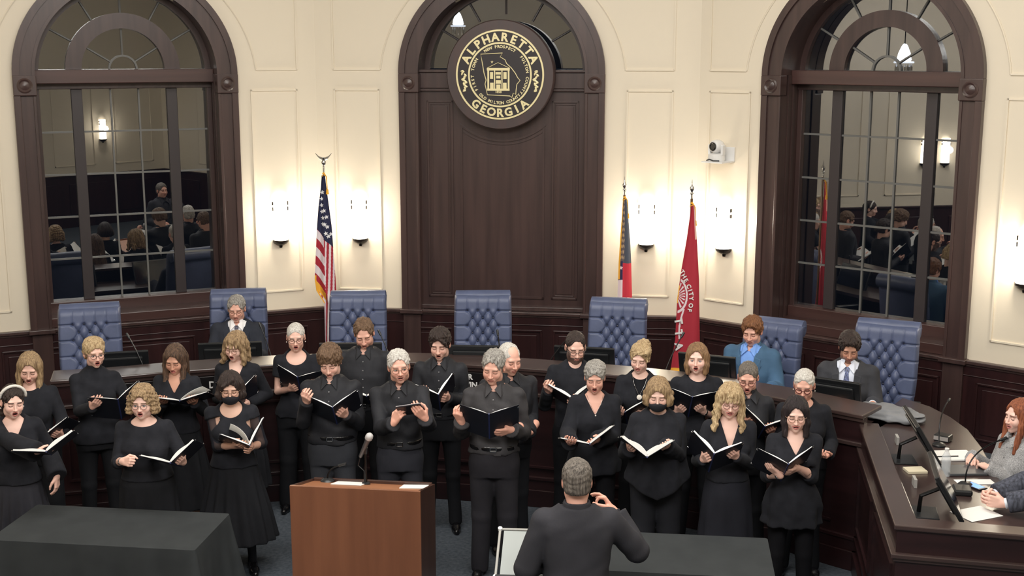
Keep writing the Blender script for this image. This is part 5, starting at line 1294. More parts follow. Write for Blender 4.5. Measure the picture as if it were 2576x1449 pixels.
            def fn(X, Y, Z):
                x, y = X, Y; xr, yr = cyw * x + syw * y, -syw * x + cyw * y; t = (Z - (1.47 - dpz) * sc - dz) / (dpz * sc)
                return np.maximum(np.maximum(np.abs(xr) - wv_ * sc * t, -t * .1 - Z * 0), np.maximum(yr, -yr - .178 * fat))
            v.op(fn, (-.2, -.3, (1.46 - dpz) * sc + dz), (.2, .3, 1.56 * sc + dz), .003, 's')
        elif neck == 'polo' or neck == 'collar': 
            v.ell(tuple(T(0, -.045, 1.51)), (.060 * sc, .085 * sc, .066 * sc), .004, 's')
        elif neck == 'turtle': v.cap(tuple(T(0, .012, 1.43)), tuple(T(0, .000, 1.515)), .066 * sc, .060 * sc, .03); v.ell(tuple(T(0, -.005, 1.565)), (.054 * sc, .06 * sc, .05 * sc), .003, 's')
        if opening: opening(v)
        return v
    neck = top.get('neck', 'crew'); tname = top.get('name', 'shirt')
    if top.get('jacket'):
        j = top['jacket']; o = part(garment(.006, .95, 'collar', .5, 0, fold=.001), 'shirt', cloth_m(j['shirt'], 'shirt'))
        if j.get('tie'):
            b = MB(); a0 = T(0, -.105, 1.47); 
            Pz = [(1.465, .016, -.092), (1.435, .020, -.115), (1.42, .014, -.122), (1.34, .026, -.150), (1.22, .036, -.158), (1.12, .036, -.152)]
            Vt = []; 
            for z, w_, y in Pz:
                y = front(0, z, .008) - .010 if z < 1.43 else y
                for sx in (-1, 1): Vt.append(tuple(T(sx * w_, y * sc / sc, z)))
                for sx in (-1, 1): Vt.append(tuple(T(sx * w_, y + .03, z)))
            Ft = []
            for i in range(len(Pz) - 1):
                a = i * 4; c = a + 4; Ft += [(a, a + 1, c + 1, c), (a + 2, c + 2, c + 3, a + 3), (a, c, c + 2, a + 2), (a + 1, a + 3, c + 3, c + 1)]
            b.add(Vt, Ft); b.build('necktie', mat('tie_%d' % j['tie'][0], j['tie'], .45, rgb2=tuple(min(255, c * 2 + 40) for c in j['tie']), scale=(90, 90, 60)), body, bevel=.003)
        v = garment(.026, bz, 'suit', .95, flare, slk=.03, fold=.003); jk = part(v, 'jacket', m)
        # lapels and back collar
        for s in (-1, 1):
            b = MB(); P2 = [(.066, 1.500), (.088, 1.475), (.122, 1.395), (.118, 1.365), (.130, 1.345), (.085, 1.22), (.012, 1.115), (.018, 1.13), (.040, 1.22), (.058, 1.33), (.064, 1.41)]
            Vt = []
            for dy in (-.012, .004):
                for x, z in P2:
                    y = front(x, z, .026) if z < 1.46 else (-.035 if z < 1.49 else .0); Vt.append(tuple(T(s * x, y + dy, z)))
            n = len(P2); tri = [(0, 1, 10), (1, 2, 10), (2, 3, 9, 10), (3, 4, 9), (4, 5, 8, 9), (5, 6, 7, 8)]
            b.add(Vt, tri + [tuple(k + n for k in f[::-1]) for f in tri] + [(i, n + i, n + (i + 1) % n, (i + 1) % n) for i in range(n)])
            b.build('lapel', m, jk, bevel=.002)
        v = Vol((-.13, -.12, 1.38 * sc + dz), (.13, .14, 1.58 * sc + dz), .006)
        v.loft([(1.44 * sc + dz, .098, .085, .01), (1.49 * sc + dz, .082, .074, .012), (1.525 * sc + dz, .074, .066, .014)], yaw=yaw); v.loft([(1.40 * sc + dz, .064, .060, .008), (1.56 * sc + dz, .062, .056, .008)], mode='s', yaw=yaw, k=.002)
        v.op(lambda X, Y, Z: (-syw * X + cyw * Y) + .045 + (Z * 0), (-.2, -.2, 1.3 * sc + dz), (.2, .2, 1.6 * sc + dz), 0, 's')
        part(v, 'collar', m)
        make_collar(cloth_m(j['shirt'], 'shirt'), 'shirt_collar', .008)
        for s in (-1, 1):
            d = (Wr[s] - E[s]).normalized(); q = Wr[s] - d * .012
            v = Vol([c - .05 for c in q], [c + .05 for c in q], .005); v.cap(q - d * .03, q + d * .012, .034 * sc, .034 * sc); v.op(lambda X, Y, Z, q=q, d=d: -((X - q[0]) * d[0] + (Y - q[1]) * d[1] + (Z - q[2]) * d[2] - .014), [c - .1 for c in q], [c + .1 for c in q], 0, 's')
            part(v, 'shirt_cuff', cloth_m(j['shirt'], 'shirt'))
    else:
        if top.get('sheer'):
            part(garment(th, bz, neck, .10, flare), tname, m); tot = l1 + l2
            for s in (-1, 1):
                q = E[s] + (Wr[s] - E[s]) * ((frac * tot - l1) / l2); A_ = [S[s], E[s], q]; v = Vol([min(p[i] for p in A_) - .1 for i in range(3)], [max(p[i] for p in A_) + .1 for i in range(3)], .009)
                v.cap(S[s], E[s], ra + .010, ra + .016, .01); v.cap(E[s], q, ra + .016, ra + .012, .01); part(v, 'sheer_sleeve', cloth_m((46, 47, 54), 'sheer'))
        else: part(garment(th, bz, neck, frac, flare, slk=top.get('slk', .02), cuff=neck == 'collar', fold=top.get('fold', .0035)), tname, m)
        if top.get('inner'):
            part(garment(.003, .95, top['inner'], .1, 0, fold=0), 'camisole', cloth_m((24, 25, 29), 'knit'))
        if neck == 'collar':
            make_collar(m, 'collar', th)
            b = MB(); zs = [1.40, 1.33, 1.26, 1.19, 1.12]; base = np.array(prof)
            for z in zs:
                zq = z * sc + dz; y = -(np.interp(zq, base[:, 0], base[:, 2]) + th + .001) + np.interp(zq, base[:, 0], base[:, 3]); q = Vector((cyw * 0 - syw * y, cyw * y, zq))
                mk2 = MB(); mk2.lathe([(.006, -.004), (.006, .003), (.004, .005), (.001, .005)], 8, Matrix.Translation(q) @ Matrix.Rotation(yaw, 4, 'Z') @ Matrix.Rotation(math.pi / 2, 4, 'X')); mk2.build('button', mat('shirt_button', (120, 120, 124), .25), body)
    if P.get('necklace'):
        n0 = [T(s * .065, -.05, 1.475) for s in (-1, 1)]; q = T(0, -.135 - .03 * (fat - 1), P['necklace']); b = MB(); b.tube([n0[0], T(-.045, -.10, (1.475 + P['necklace']) / 2 + .01), q, T(.045, -.10, (1.475 + P['necklace']) / 2 + .01), n0[1]], .0016, 5)
        o = b.build('necklace', CHROME, body, True); b = MB(); b.lathe([(.001, -.004), (P.get('pend', .012), 0), (.001, .004)], 12, Matrix.Translation(q + Vector((syw * .0, -.012, -.005))) @ Matrix.Rotation(math.pi / 2, 4, 'X')); b.build('pendant', mat('pearl', (235, 230, 222), .2), o)
    for key, s in (('watch_l', 1), ('watch_r', -1)):
        if P.get(key):
            d = (Wr[s] - E[s]).normalized(); v = Vol([c - .05 for c in Wr[s]], [c + .05 for c in Wr[s]], .004); q = Wr[s] - d * .01; v.cap(q - d * .005, q + d * .005, .030, .030); v.cap(q - d * .05, q + d * .05, .026, .026, mode='s')
            v.op(lambda X, Y, Z: -(.009 - np.abs((X - q[0]) * d[0] + (Y - q[1]) * d[1] + (Z - q[2]) * d[2])) * -1 * -1 if False else -(np.abs((X - q[0]) * d[0] + (Y - q[1]) * d[1] + (Z - q[2]) * d[2]) - .008) * -1 * -1 * 1, [c - .1 for c in q], [c + .1 for c in q], 0, 's') if False else None
            part(v, 'wristwatch' if P[key] != 'b' else 'bracelet', CHROME if P[key] != 'd' else BLACKP)
    # belt
    bot = P['bottom']; bm = cloth_m(bot.get('col', (26, 27, 31)), bot.get('kind', 'wool')); base = np.array(prof)
    def ab(z): zs = z * sc + dz; return [float(np.interp(zs, base[:, 0], base[:, k])) for k in (1, 2, 3)]
    if bot['type'] == 'trousers':
        v = Vol([min([-.26] + [q[0] - .14 for l in legs for q in l]), min([-.24] + [q[1] - .14 for l in legs for q in l]), .03], [max([.26] + [q[0] + .14 for l in legs for q in l]), max([.24] + [q[1] + .14 for l in legs for q in l]), 1.06 * sc + dz + .02], .0105)
        tz = bot.get('waist', 1.02); w = bot.get('w', 1.0)
        v.loft([(z * sc + dz, ab(z)[0] + .010, ab(z)[1] + .010, ab(z)[2]) for z in (.80, .86, .92, .98, tz)], yaw=yaw)
        for lg in legs:
            k_, an = lg[1], lg[2]; v.cap(lg[0], k_, .098 * sc * fat ** .6 * (w ** .5), .070 * sc * w, .03); v.cap(k_, an + (an - k_).normalized() * -.01 + Vector((0, 0, -.03 if not sit else 0)), .070 * sc * w, .060 * sc * w * bot.get('hem', 1), .02)
        v.noise(.004, (14, 14, 16), 7)
        part(v, 'trousers', bm)
        if bot.get('belt'):
            a, b_, c = ab(1.03); z = 1.03 * sc + dz; v = Vol((-.27, -.26, z - .03), (.27, .26, z + .03), .006); v.loft([(z - .018, a + .021, b_ + .021, c), (z + .018, a + .021, b_ + .021, c)], yaw=yaw)
            o = part(v, 'belt', cloth_m((18, 18, 20), 'leather')); y = -(b_ + .024) + c; q = Vector((-syw * y, cyw * y, z)); b = MB(Matrix.Translation(q) @ Matrix.Rotation(yaw, 4, 'Z'))
            for r_ in ((-.026, -.018, .026, -.012), (-.026, .012, .026, .018), (-.026, -.018, -.02, .018), (.02, -.018, .026, .018)): b.box((r_[0], -.004, r_[1]), (r_[2], .006, r_[3]))
            b.build('buckle', CHROME, o, bevel=.001)
    else:
        hem = bot.get('hem', .35); fl = bot.get('flare', .12); np_ = bot.get('pleats', 12); amp = bot.get('amp', .014); z1 = bot.get('waist', 1.08)
        v = Vol((-.30 - fl, -.28 - fl, hem * sc - .02 + dz), (.30 + fl, .28 + fl, z1 * sc + .02 + dz), .0105); pr = []
        for z in np.linspace(hem, z1, 12):
            t = max(0, min(1, (.92 - z) / max(.05, .92 - hem))); a, b_, c = ab(max(z, .88)); pr.append((z * sc + dz, a + .009 + fl * t, b_ + .009 + fl * t * .85, c))
        v.loft(pr, yaw=yaw, p=2.1, wave=lambda a, Z: amp * np.sin(a * np_ + .9 * np.sin(a * 3 + Z * 2)) * np.clip((.95 * sc + dz - Z) / .35, 0, 1)); part(v, 'skirt', bm)
    if P.get('poncho'):
        z0, z1 = .72, 1.47; v = Vol((-.48, -.46, .60), (.48, .40, 1.56), .0105)
        def pf(z):
            a, b_, c = ab(max(z, 1.0)); t = max(0, (1.42 - z)) / .5; return (z * sc + dz, a + .025 + .05 * min(1, t), b_ + .025 + .06 * min(1, t) , c - .02 * min(1, t))
        v.loft([pf(z) for z in np.linspace(.78, 1.49, 12)], yaw=yaw, wave=lambda a, Z: .012 * np.sin(a * 7 + Z * 5) * np.clip((1.4 - Z) / .3, 0, 1))
        v.op(lambda X, Y, Z: (Z - (.80 + .55 * np.abs(X + .02)) * sc), (-.6, -.6, .5), (.6, .6, 1.2), .01, 's')
        v.ell(tuple(T(0, -.02, 1.52)), (.075, .085, .07), .004, 's'); part(v, 'poncho', m)
    # shoes
    for i, lg in enumerate(legs):
        s = -1 if i == 0 else 1; fy = yaw + s * math.radians(P.get('splay', 10)); an = lg[2]; Mx = Matrix.Translation((an.x, an.y, an.z - .085 * sc)) @ Matrix.Rotation(fy, 4, 'Z')
        v = Vol((-.07, -.22, -.004), (.07, .09, .13), .0055); v.cap((0, .035, .035), (0, -.10, .032), .036, .037); v.cap((0, -.10, .030), (0, -.165, .024), .036, .024, .02); v.cap((0, .03, .04), (0, .02, .10), .036, .036, .02)
        v.op(lambda X, Y, Z: Z - .004, (-.1, -.3, -.1), (.1, .2, .004), 0, 's'); o = part(v, 'shoe', cloth_m((16, 16, 19), 'leather'), Mx)
    return body
# ---- black choir folder with white pages
COVER = mat('black_folder_cover', (20, 21, 30), .38, rgb2=(26, 28, 40), scale=(5, 5, 5)); CVB = mat('blue_folder_edge', (38, 48, 96), .4)
def folder(Sp, Lp, Rp, Y, tilt, yaw, label, pages=(.006, .006), w=.235, h=.30, inset=.012, flap=None, pflap=0, mid=None):
    """Sp, Lp, Rp: picture points of the spine top and the two upper outer corners, only used to find how far each wing is raised; returns frame"""
    tl, yw = math.radians(tilt), math.radians(yaw); O = aty(*Sp, Y)
    U = Vector((0, -math.cos(tl), math.sin(tl))); U.rotate(Matrix.Rotation(yw, 3, 'Z')); E1 = Vector((1, 0, 0)); E1.rotate(Matrix.Rotation(yw, 3, 'Z')); E2 = E1.cross(U); E2 = E2 if E2.z > 0 else -E2
    if mid is not None: U = Vector(mid).normalized(); E1 = Vector((1, 0, 0)); E1 = (E1 - U * E1.dot(U)).normalized(); E2 = E1.cross(U)
    def px(p):
        c, s = math.cos(TH), math.sin(TH); z = p.z - EYE; d = p.y * c - z * s; return CX + F * p.x / d, CY - F * (p.y * s + z * c) / d
    W_ = []
    for tgt, s in ((Lp, -1), (Rp, 1)):
        best = None
        for k in range(-40, 88):
            a = math.radians(k); q = E1 * (s * math.cos(a)) + E2 * math.sin(a); x, y = px(O + q * w); e = (x - tgt[0]) ** 2 + (y - tgt[1]) ** 2 + .02 * k
            if best is None or e < best[0]: best = (e, q, a)
        W_.append(best[1])
    root = empty('choir_folder', O - U * h / 2, label, 'folder', 'choir folders'); off = U * h / 2
    for s, wd, pg in ((-1, W_[0], pages[0]), (1, W_[1], pages[1])):
        n = wd.cross(U); n = n if n.dot(E2) > 0 else -n
        M = Mrot((wd, U, n)); base = Matrix.Translation(off) @ M
        b = MB(base); b.box((0, -h, -.004), (w, 0, 0)); b.build('cover', COVER, root, bevel=.0015)
        # page block with a gently curled free edge
        N = 10; Vt = []; hh = h - 2 * inset
        for j in range(N + 1):
            t = j / N; x = .006 + (w - inset - .006) * t; z = .001 + pg * (1 + 1.2 * math.sin(math.pi * min(1, t * 1.3)) * .8)
            Vt += [(x, -h + inset, .0005), (x, -inset, .0005), (x, -inset, z), (x, -h + inset, z)]
        Ft = [(0, 1, 2, 3), (4 * N + 3, 4 * N + 2, 4 * N + 1, 4 * N)]
        for j in range(N):
            a = 4 * j
            for q in range(4): Ft.append((a + q, a + 4 + q, a + 4 + (q + 1) % 4, a + (q + 1) % 4))
        b = MB(base); b.add(Vt, Ft); o = b.build('pages', PAPER, root); smoothed(o, .6)
        if flap == s:      # a lifted leaf
            Vt = []; 
            for j in range(N + 1):
                t = j / N; a = pflap * (1 - .55 * t); x = .006 + (w - .03) * t * math.cos(a); z = pg + .004 + (w - .03) * t * math.sin(a)
                Vt += [(x, -h + inset, z), (x, -inset, z), (x, -inset, z + .002), (x, -h + inset, z + .002)]
            b = MB(base); b.add(Vt, Ft); o = b.build('lifted_pages', PAPER, root); smoothed(o, .6)
        for zz in (-.03, -h + .03): b = MB(base @ Matrix.Translation((w - .004, zz, .0))); b.box((-.008, -.008, -.005), (.005, .008, .004)); b.build('corner_cap', CHROME, root, bevel=.001)
    b = MB(); b.tube([off, off - U * h], .006, 8); b.build('spine', CVB, root)
    return dict(O=O, U=U, L=W_[0], R=W_[1], w=w, h=h, E2=E2, root=root)
def hold(fr, side, u, v, pose='hold', f=None, inside=False):
    wd = fr['L'] if side < 0 else fr['R']; n = wd.cross(fr['U']); n = n if n.dot(fr['E2']) > 0 else -n
    p = fr['O'] + wd * (fr['w'] * u) - fr['U'] * (fr['h'] * v) - n * .016
    if f is None: fd = None
    else: fd = wd * f[0] + fr['U'] * f[1]
    return dict(p=p, f=fd, n=n, pose=pose)
# ---------------------------------------------------------------- the choir and the others
FA, WM, LT, TAN, OL = (232, 188, 172), (230, 178, 160), (238, 198, 184), (204, 154, 132), (222, 180, 160)
K = (33, 34, 39)
def X(px, py, h): q = at(px, py, h); return (q.x, q.y)
def sing(P, S=None, L=None, R=None, tilt=40, dy=.43, fyaw=0, flabel='', r=(.62, .35), l=(.28, .45), rp='hold', lp='hold', rf=None, lf=None, **kw):
    if S:
        fr = folder(S, L, R, P['at'][1] - dy, tilt, fyaw, flabel, **kw)
        if 'rh' not in P: P['rh'] = hold(fr, -1, *r, pose=rp, f=rf)
        if 'lh' not in P: P['lh'] = hold(fr, 1, *l, pose=lp, f=lf)
    return person(P)
G = 'choir singers dressed in black'
TR = dict(type='trousers'); WP = dict(type='trousers', w=1.1)
# back row
sing(dict(sex='f', h=1.68, at=X(72, 885, 1.68), yaw=12, head=(14, 20, 4), hair=('long', 'dkblond', .18), skin=FA, mouth='open', seed=2, top=dict(neck='crew', slk=.05), bottom=dict(type='trousers', w=1.5, hem=1.3), group=G,
          label='long-haired blonde singer in black looking down, behind the singer with the white headband'),
     (108, 1098), (78, 1078), (164, 1053), 25, flabel='black folder held low by the long-haired blonde singer behind the headband singer', r=(.2, .3))
sing(dict(sex='f', h=1.72, at=X(232, 850, 1.72), yaw=22, head=(34, 6, 0), hair=('pixie', 'blond', 0), skin=FA, mouth='open', eyes='open', glasses=(60, 50, 48), seed=5, bust=.8, top=dict(neck='turtle', bottom=.86, flare=.02), bottom=dict(type='trousers', w=.95), group=G,
          label='short-haired blonde singer in a black turtleneck and glasses at the counter end'),
     (296, 1004), (228, 1000), (335, 975), 48, fyaw=12, flabel='black folder held by the blonde singer in the turtleneck', r=(.75, .25), l=(.5, .4))
sing(dict(sex='f', h=1.62, at=X(440, 865, 1.62), yaw=0, head=(-2, 20, 2), hair=('long', 'dkbrown', .30), skin=TAN, mouth='small', seed=9, top=dict(neck='v', slk=.03), bottom=dict(type='skirt', hem=.22, flare=.10, pleats=10), group=G,
          label='singer with long dark hair and a black v-neck reading a folder near the nameplates'),
     (452, 1008), (384, 1000), (526, 984), 22, flabel='open black folder with a lifted white page held by the long dark-haired singer', flap=1, pflap=.5, r=(.7, .4))
sing(dict(sex='f', h=1.66, at=X(594, 835, 1.66), yaw=-4, head=(-14, 12, 4), hair=('wavy', 'dkblond', .10), skin=LT, mouth='open', glasses=(150, 120, 100), seed=3, bangs=1, top=dict(neck='deepv', slk=.03), bottom=dict(type='skirt', hem=.3, flare=.07), group=G,
          label='singer with wavy light brown hair and bangs standing behind the masked dark-haired singer'),
     (600, 988), (530, 945), (654, 922), 50, dy=.36, fyaw=8, flabel='black folder raised near the chest of the wavy-haired singer behind the masked one', l=(.15, .75), r=(.5, .5))
sing(dict(sex='f', h=1.70, at=X(743, 812, 1.70), yaw=6, head=(8, 8, 0), hair=('crop', 'white', 0), skin=FA, mouth='open', glasses=(50, 46, 46), earring=1, seed=4, top=dict(neck='scoop', sleeve=.27, bottom=.9, flare=.02), bottom=dict(type='trousers', w=1.15, hem=1.15), group=G,
          label='thin singer with cropped white hair, glasses and bare forearms in a black short-sleeved top'),
     (748, 948), (710, 930), (802, 934), 50, flabel='black folder held by the white-haired singer with bare forearms', r=(.3, .7), l=(.5, .5))
sing(dict(sex='m', h=1.80, at=X(915, 798, 1.80), yaw=0, fat=1.08, head=(4, 24, -4), hline=.106, hair=('short', 'brown', 0), skin=WM, mouth='small', seed=6, beard=((150, 110, 90), .25), top=dict(neck='collar', kind='shirt', tuck=1, bottom=.98), bottom=dict(TR, belt=1), group=G,
          label='broad man with short brown hair in a black shirt, in front of an empty chair'),
     (922, 996), (872, 984), (972, 982), 30, dy=.38, flabel='black folder mostly hidden between the two front men left of centre', pages=(.012, .012))
sing(dict(sex='m', h=1.76, at=X(1107, 825, 1.76), yaw=-4, fat=.92, head=(-6, 14, 0), hair=('full', 'dark', 0), skin=FA, mouth='open', seed=8, fringe=1, top=dict(neck='collar', kind='shirt', tuck=1, bottom=.98), bottom=dict(TR, belt=1, w=.9), watch_l='d', group=G,
          label='young man with swept dark hair in black, right of the man with a tablet'),
     (1103, 992), (1062, 978), (1141, 936), 42, flabel='black folder held by the young man with dark hair', l=(.3, .6), pages=(.008, .010))
person(dict(sex='m', h=1.74, at=X(1278, 862, 1.74), yaw=18, head=(30, 12, 0), hair=('thin', 'white', 0), skin=WM, mouth='closed', fat=1.08, seed=10, top=dict(neck='collar', kind='shirt'), bottom=TR, group=G,
            rh=dict(p=(X(1278, 862, 1.74)[0] - .02, X(1278, 862, 1.74)[1] - .28, 1.08), f=(.7, -.5, .2), n=(0, 0, 1), pose='grip'), lh=dict(p=(X(1278, 862, 1.74)[0] + .12, X(1278, 862, 1.74)[1] - .25, 1.06), f=(-.7, -.5, .2), n=(0, 0, 1), pose='grip'),
            label='older white-haired man in black mostly hidden behind the man with the large open folder'))
sing(dict(sex='m', h=1.76, at=X(1447, 832, 1.76), yaw=0, fat=.96, head=(6, 16, 0), hair=('crop', 'dark', 0), hline=.108, skin=FA, mouth='closed', seed=12, beard=((40, 28, 26), .85), glasses=(110, 96, 90), top=dict(neck='polo', slk=.02), bottom=TR, group=G,
          label='bearded man with glasses and receding dark hair in black, in front of a counter monitor'),
     (1440, 1003), (1368, 960), (1484, 968), 28, flabel='open folder held by the bearded man', pages=(.012, .012), r=(.9, .3), rp='grip', l=(.1, .5))
sing(dict(sex='f', h=1.65, at=X(1612, 862, 1.65), yaw=-8, head=(-16, 14, 4), hair=('updo', 'blond', 0), skin=LT, mouth='smile', seed=14, necklace=1.30, pend=.022, top=dict(neck='deepv', inner='crew', slk=.02), bottom=TR, group=G,
          label='smiling singer with swept-up blonde hair and a round silver pendant'),
     (1572, 1036), (1528, 1030), (1632, 1002), 35, fyaw=-10, flabel='dark folder held by the smiling blonde singer with the pendant', r=(.2, .1), l=(.5, .6))
sing(dict(sex='f', h=1.68, at=X(1756, 865, 1.68), yaw=0, fat=1.16, head=(-14, 0, 0), hair=('long', 'ltbrown', .09), skin=LT, mouth='open', eyes='open', iris='g', full=1.08, seed=15, top=dict(neck='crew', sleeve=.62, slk=.03), bottom=TR, watch_l='b', group=G,
          label='singer with straight shoulder-length light brown hair singing in front of the blue blazer man'),
     (1742, 998), (1688, 977), (1816, 982), 48, flabel='black folder held by the singer with straight light brown hair', r=(.3, .75), l=(.35, .65))
sing(dict(sex='f', h=1.66, at=X(1884, 908, 1.66), yaw=-6, head=(-14, 16, 0), hair=('crop', 'salt', 0), skin=WM, mouth='open', glasses=(96, 40, 44), seed=16, fat=1.02, top=dict(neck='collar', kind='shirt', slk=.03), bottom=TR, group=G,
          label='singer with cropped grey hair and red-rimmed glasses behind the wavy blonde singer'),
     (1925, 1072), (1888, 1038), (1965, 1062), 35, dy=.36, flabel='black folder half hidden behind the wavy blonde singer', r=(.5, .5))
_x = X(2026, 927, 1.65)
person(dict(sex='f', h=1.65, at=_x, yaw=-10, head=(-18, 14, 0), hair=('crop', 'white', 0), skin=WM, mouth='small', glasses=(96, 62, 50), grim=.0028, earring=1, seed=17, curl=.35, fat=1.08, top=dict(neck='crew', slk=.03), bottom=TR, group=G,
            rh=dict(p=(_x[0] - .1, _x[1] - .3, 1.05), f=(.6, -.6, .1), n=(0, 0, 1), pose='grip'), lh=dict(p=(_x[0] + .1, _x[1] - .3, 1.05), f=(-.6, -.6, .1), n=(0, 0, 1), pose='grip'),
            label='singer with curly white hair and brown glasses at the right end of the back row'))
# front row
_x = X(26, 968, 1.62)
_p = dict(sex='f', h=1.62, at=_x, yaw=24, head=(34, 8, 4), hair=('back', 'dark', .10), skin=LT, mouth='open', headband=1, earring=1, seed=20, top=dict(neck='v', th=.02, slk=.07, bottom=.95), bottom=dict(type='skirt', hem=.12, flare=.12, pleats=18, amp=.013, col=(44, 44, 50)), group=G,
          label='dark-haired singer with a white headband at the left edge of the picture')
_p['lh'] = dict(p=(_x[0] + .30, _x[1] - .02, .86), f=(.1, -.1, -1), n=(-1, .1, 0), pose='relax'); 
sing(_p, (116, 1136), (8, 1132), (184, 1083), 22, dy=.46, fyaw=14, flabel='open black folder held by the singer with the white headband', pages=(.010, .014), r=(-.1, .4), rf=(-1, .2))
sing(dict(sex='f', h=1.60, at=X(358, 970, 1.60), yaw=4, fat=1.18, head=(2, 4, 0), hair=('curly', 'dkblond', .045), skin=LT, mouth='open', eyes='open', iris='g', glasses=(110, 30, 40), hairclip=1, full=1.06, seed=21, front=0, top=dict(neck='wide', sleeve=.66, slk=.03, bottom=.98), bottom=dict(type='skirt', hem=.30, flare=.03, pleats=11, amp=.008), watch_r='b', group=G,
          rh=dict(p=aty(322, 1162, X(358, 970, 1.60)[1] - .36), f=(.8, -.5, .1), n=(.4, .5, -.2), pose='fist'), label='singer with curly blonde hair and red glasses in a black dress behind the left table'),
     (428, 1164), (352, 1147), (492, 1104), 24, flabel='open black folder held by the curly blonde singer with red glasses', pages=(.008, .014), l=(.2, .4))
sing(dict(sex='f', h=1.62, at=X(578, 935, 1.62), yaw=8, fat=1.06, head=(10, 10, 0), hair=('bob', 'dark', .02), skin=OL, mouth='closed', mask=1, glasses=(150, 110, 96), seed=22, tights=1, fringe=-1, top=dict(neck='scoop', sheer=1, slk=.05, sleeve=.62, bottom=.95), bottom=dict(type='skirt', hem=.30, flare=.13, pleats=15, amp=.013), group=G,
          label='masked singer with dark hair, sheer sleeves and a long full black skirt'),
     (628, 1120), (540, 1086), (667, 1040), 26, dy=.40, fyaw=16, flabel='open folder showing tall white pages held by the masked singer with sheer sleeves', flap=-1, pflap=1.0, pages=(.006, .008), l=(.0, .5), r=(.3, .4))
sing(dict(sex='m', h=1.78, at=X(830, 865, 1.78), yaw=0, fat=1.06, head=(-2, 22, -4), hair=('mop', 'brown', 0), skin=FA, mouth='small', seed=23, top=dict(neck='collar', kind='shirt', tuck=1, bottom=.98, fold=.005), bottom=dict(TR, belt=1, col=(56, 58, 64)), group=G,
          label='young man with floppy brown hair, black shirt and belt behind the lectern'),
     (836, 1024), (768, 992), (898, 980), 42, flabel='open black folder held by the young man with floppy hair', r=(.95, .1), rp='grip', l=(.25, .55))
_x = X(1002, 880, 1.76); _t = aty(1034, 1030, _x[1] - .40)
tb = empty('tablet_computer', _t, 'black tablet held up by the older white-haired man with glasses', 'tablet', None, math.radians(-14))
_TM = Matrix.Rotation(math.radians(-14), 4, 'Z') @ Matrix.Rotation(math.radians(-8), 4, 'Y') @ Matrix.Rotation(math.radians(-42), 4, 'X')
b = MB(Matrix.Rotation(math.radians(-8), 4, 'Y') @ Matrix.Rotation(math.radians(-42), 4, 'X')); b.box((-.095, -.13, -.006), (.095, .13, .006))
_TM = Matrix.Rotation(math.radians(-14), 4, 'Z') @ Matrix.Rotation(math.radians(-12), 4, 'Y') @ Matrix.Rotation(math.radians(138), 4, 'X')
b = MB(Matrix.Rotation(math.radians(-12), 4, 'Y') @ Matrix.Rotation(math.radians(138), 4, 'X')); b.box((-.10, -.07, -.004), (.10, .07, .006)); b.build('case', mat('tablet_case', (28, 26, 34), .35), tb, bevel=.003)
b = MB(Matrix.Rotation(math.radians(-12), 4, 'Y') @ Matrix.Rotation(math.radians(138), 4, 'X')); b.box((-.097, -.072, -.009), (.097, .066, -.004)); b.build('pale_edge', mat('tablet_edge', (196, 190, 194), .4), tb, bevel=.001)
person(dict(sex='m', h=1.76, at=_x, yaw=4, fat=.98, head=(10, 4, -4), hair=('short', 'white', 0), hline=.094, skin=WM, mouth='smile', eyes='open', gaze=1, glasses=(150, 140, 130), seed=24, top=dict(neck='collar', kind='shirt', tuck=1, bottom=.98, slk=.04, fold=.006), bottom=dict(TR, belt=1, col=(44, 45, 52)), group=G,
            rh=dict(p=_t + Vector((-.105, -.0, -.055)), f=(.5, -.15, .8), n=(.5, .8, -.1), pose='grip'), lh=dict(p=_t + Vector((.07, -.035, -.02)), f=(-.5, -.1, .7), n=(-.15, .85, .35), pose='hold'),
            label='smiling older man with white hair and glasses holding a tablet behind the lectern'))
sing(dict(sex='m', h=1.82, at=X(1243, 878, 1.82), yaw=-3, fat=1.02, head=(-12, 16, 4), hair=('short', 'grey', 0), skin=WM, mouth='closed', seed=25, top=dict(neck='collar', kind='shirt', tuck=1, bottom=.98, col=(52, 51, 54), slk=.045, fold=.006), bottom=dict(TR, belt=1, col=(40, 39, 44), w=1.1), group=G,
          label='tall grey-haired man in a charcoal shirt standing right of the lectern'),
     (1230, 1041), (1163, 1020), (1317, 1010), 54, flabel='large black folder held open by the tall grey-haired man', r=(1.02, .45), rp='grip', l=(.45, .85), rf=(.3, .9), lf=(-1, .1))
sing(dict(sex='f', h=1.65, at=X(1497, 908, 1.65), yaw=0, fat=1.0, head=(-4, 14, 0), hair=('pixie', 'grey', 0), skin=WM, mouth='open', seed=26, necklace=1.33, pend=.006, curl=.4, top=dict(neck='v', slk=.06, bottom=.80, flare=.04, th=.018), bottom=dict(TR, col=(20, 20, 24)), group=G,
          label='older singer with short grey hair and a loose black v-neck behind the conductor'),
     (1484, 1117), (1395, 1100), (1551, 1066), 18, dy=.46, flabel='open black folder held by the grey-haired singer behind the conductor', r=(.6, .1), l=(.2, .5))
sing(dict(sex='f', h=1.64, at=X(1657, 950, 1.64), yaw=0, fat=1.10, head=(-8, 12, 0), hair=('bob', 'dkblond', -.01), skin=LT, mouth='closed', mask=1, seed=27, top=dict(neck='crew', slk=.05, th=.016, bottom=.9), poncho=1, bottom=dict(type='trousers', w=1.35, col=(34, 35, 40)), watch_l='b', group=G,
          label='masked singer with short dark blonde hair in a pointed black poncho'),
     (1628, 1150), (1551, 1090), (1698, 1108), 18, dy=.46, flabel='wide open folder held by the masked singer in the poncho', pages=(.02, .012), l=(.7, .4), r=(.5, .5))
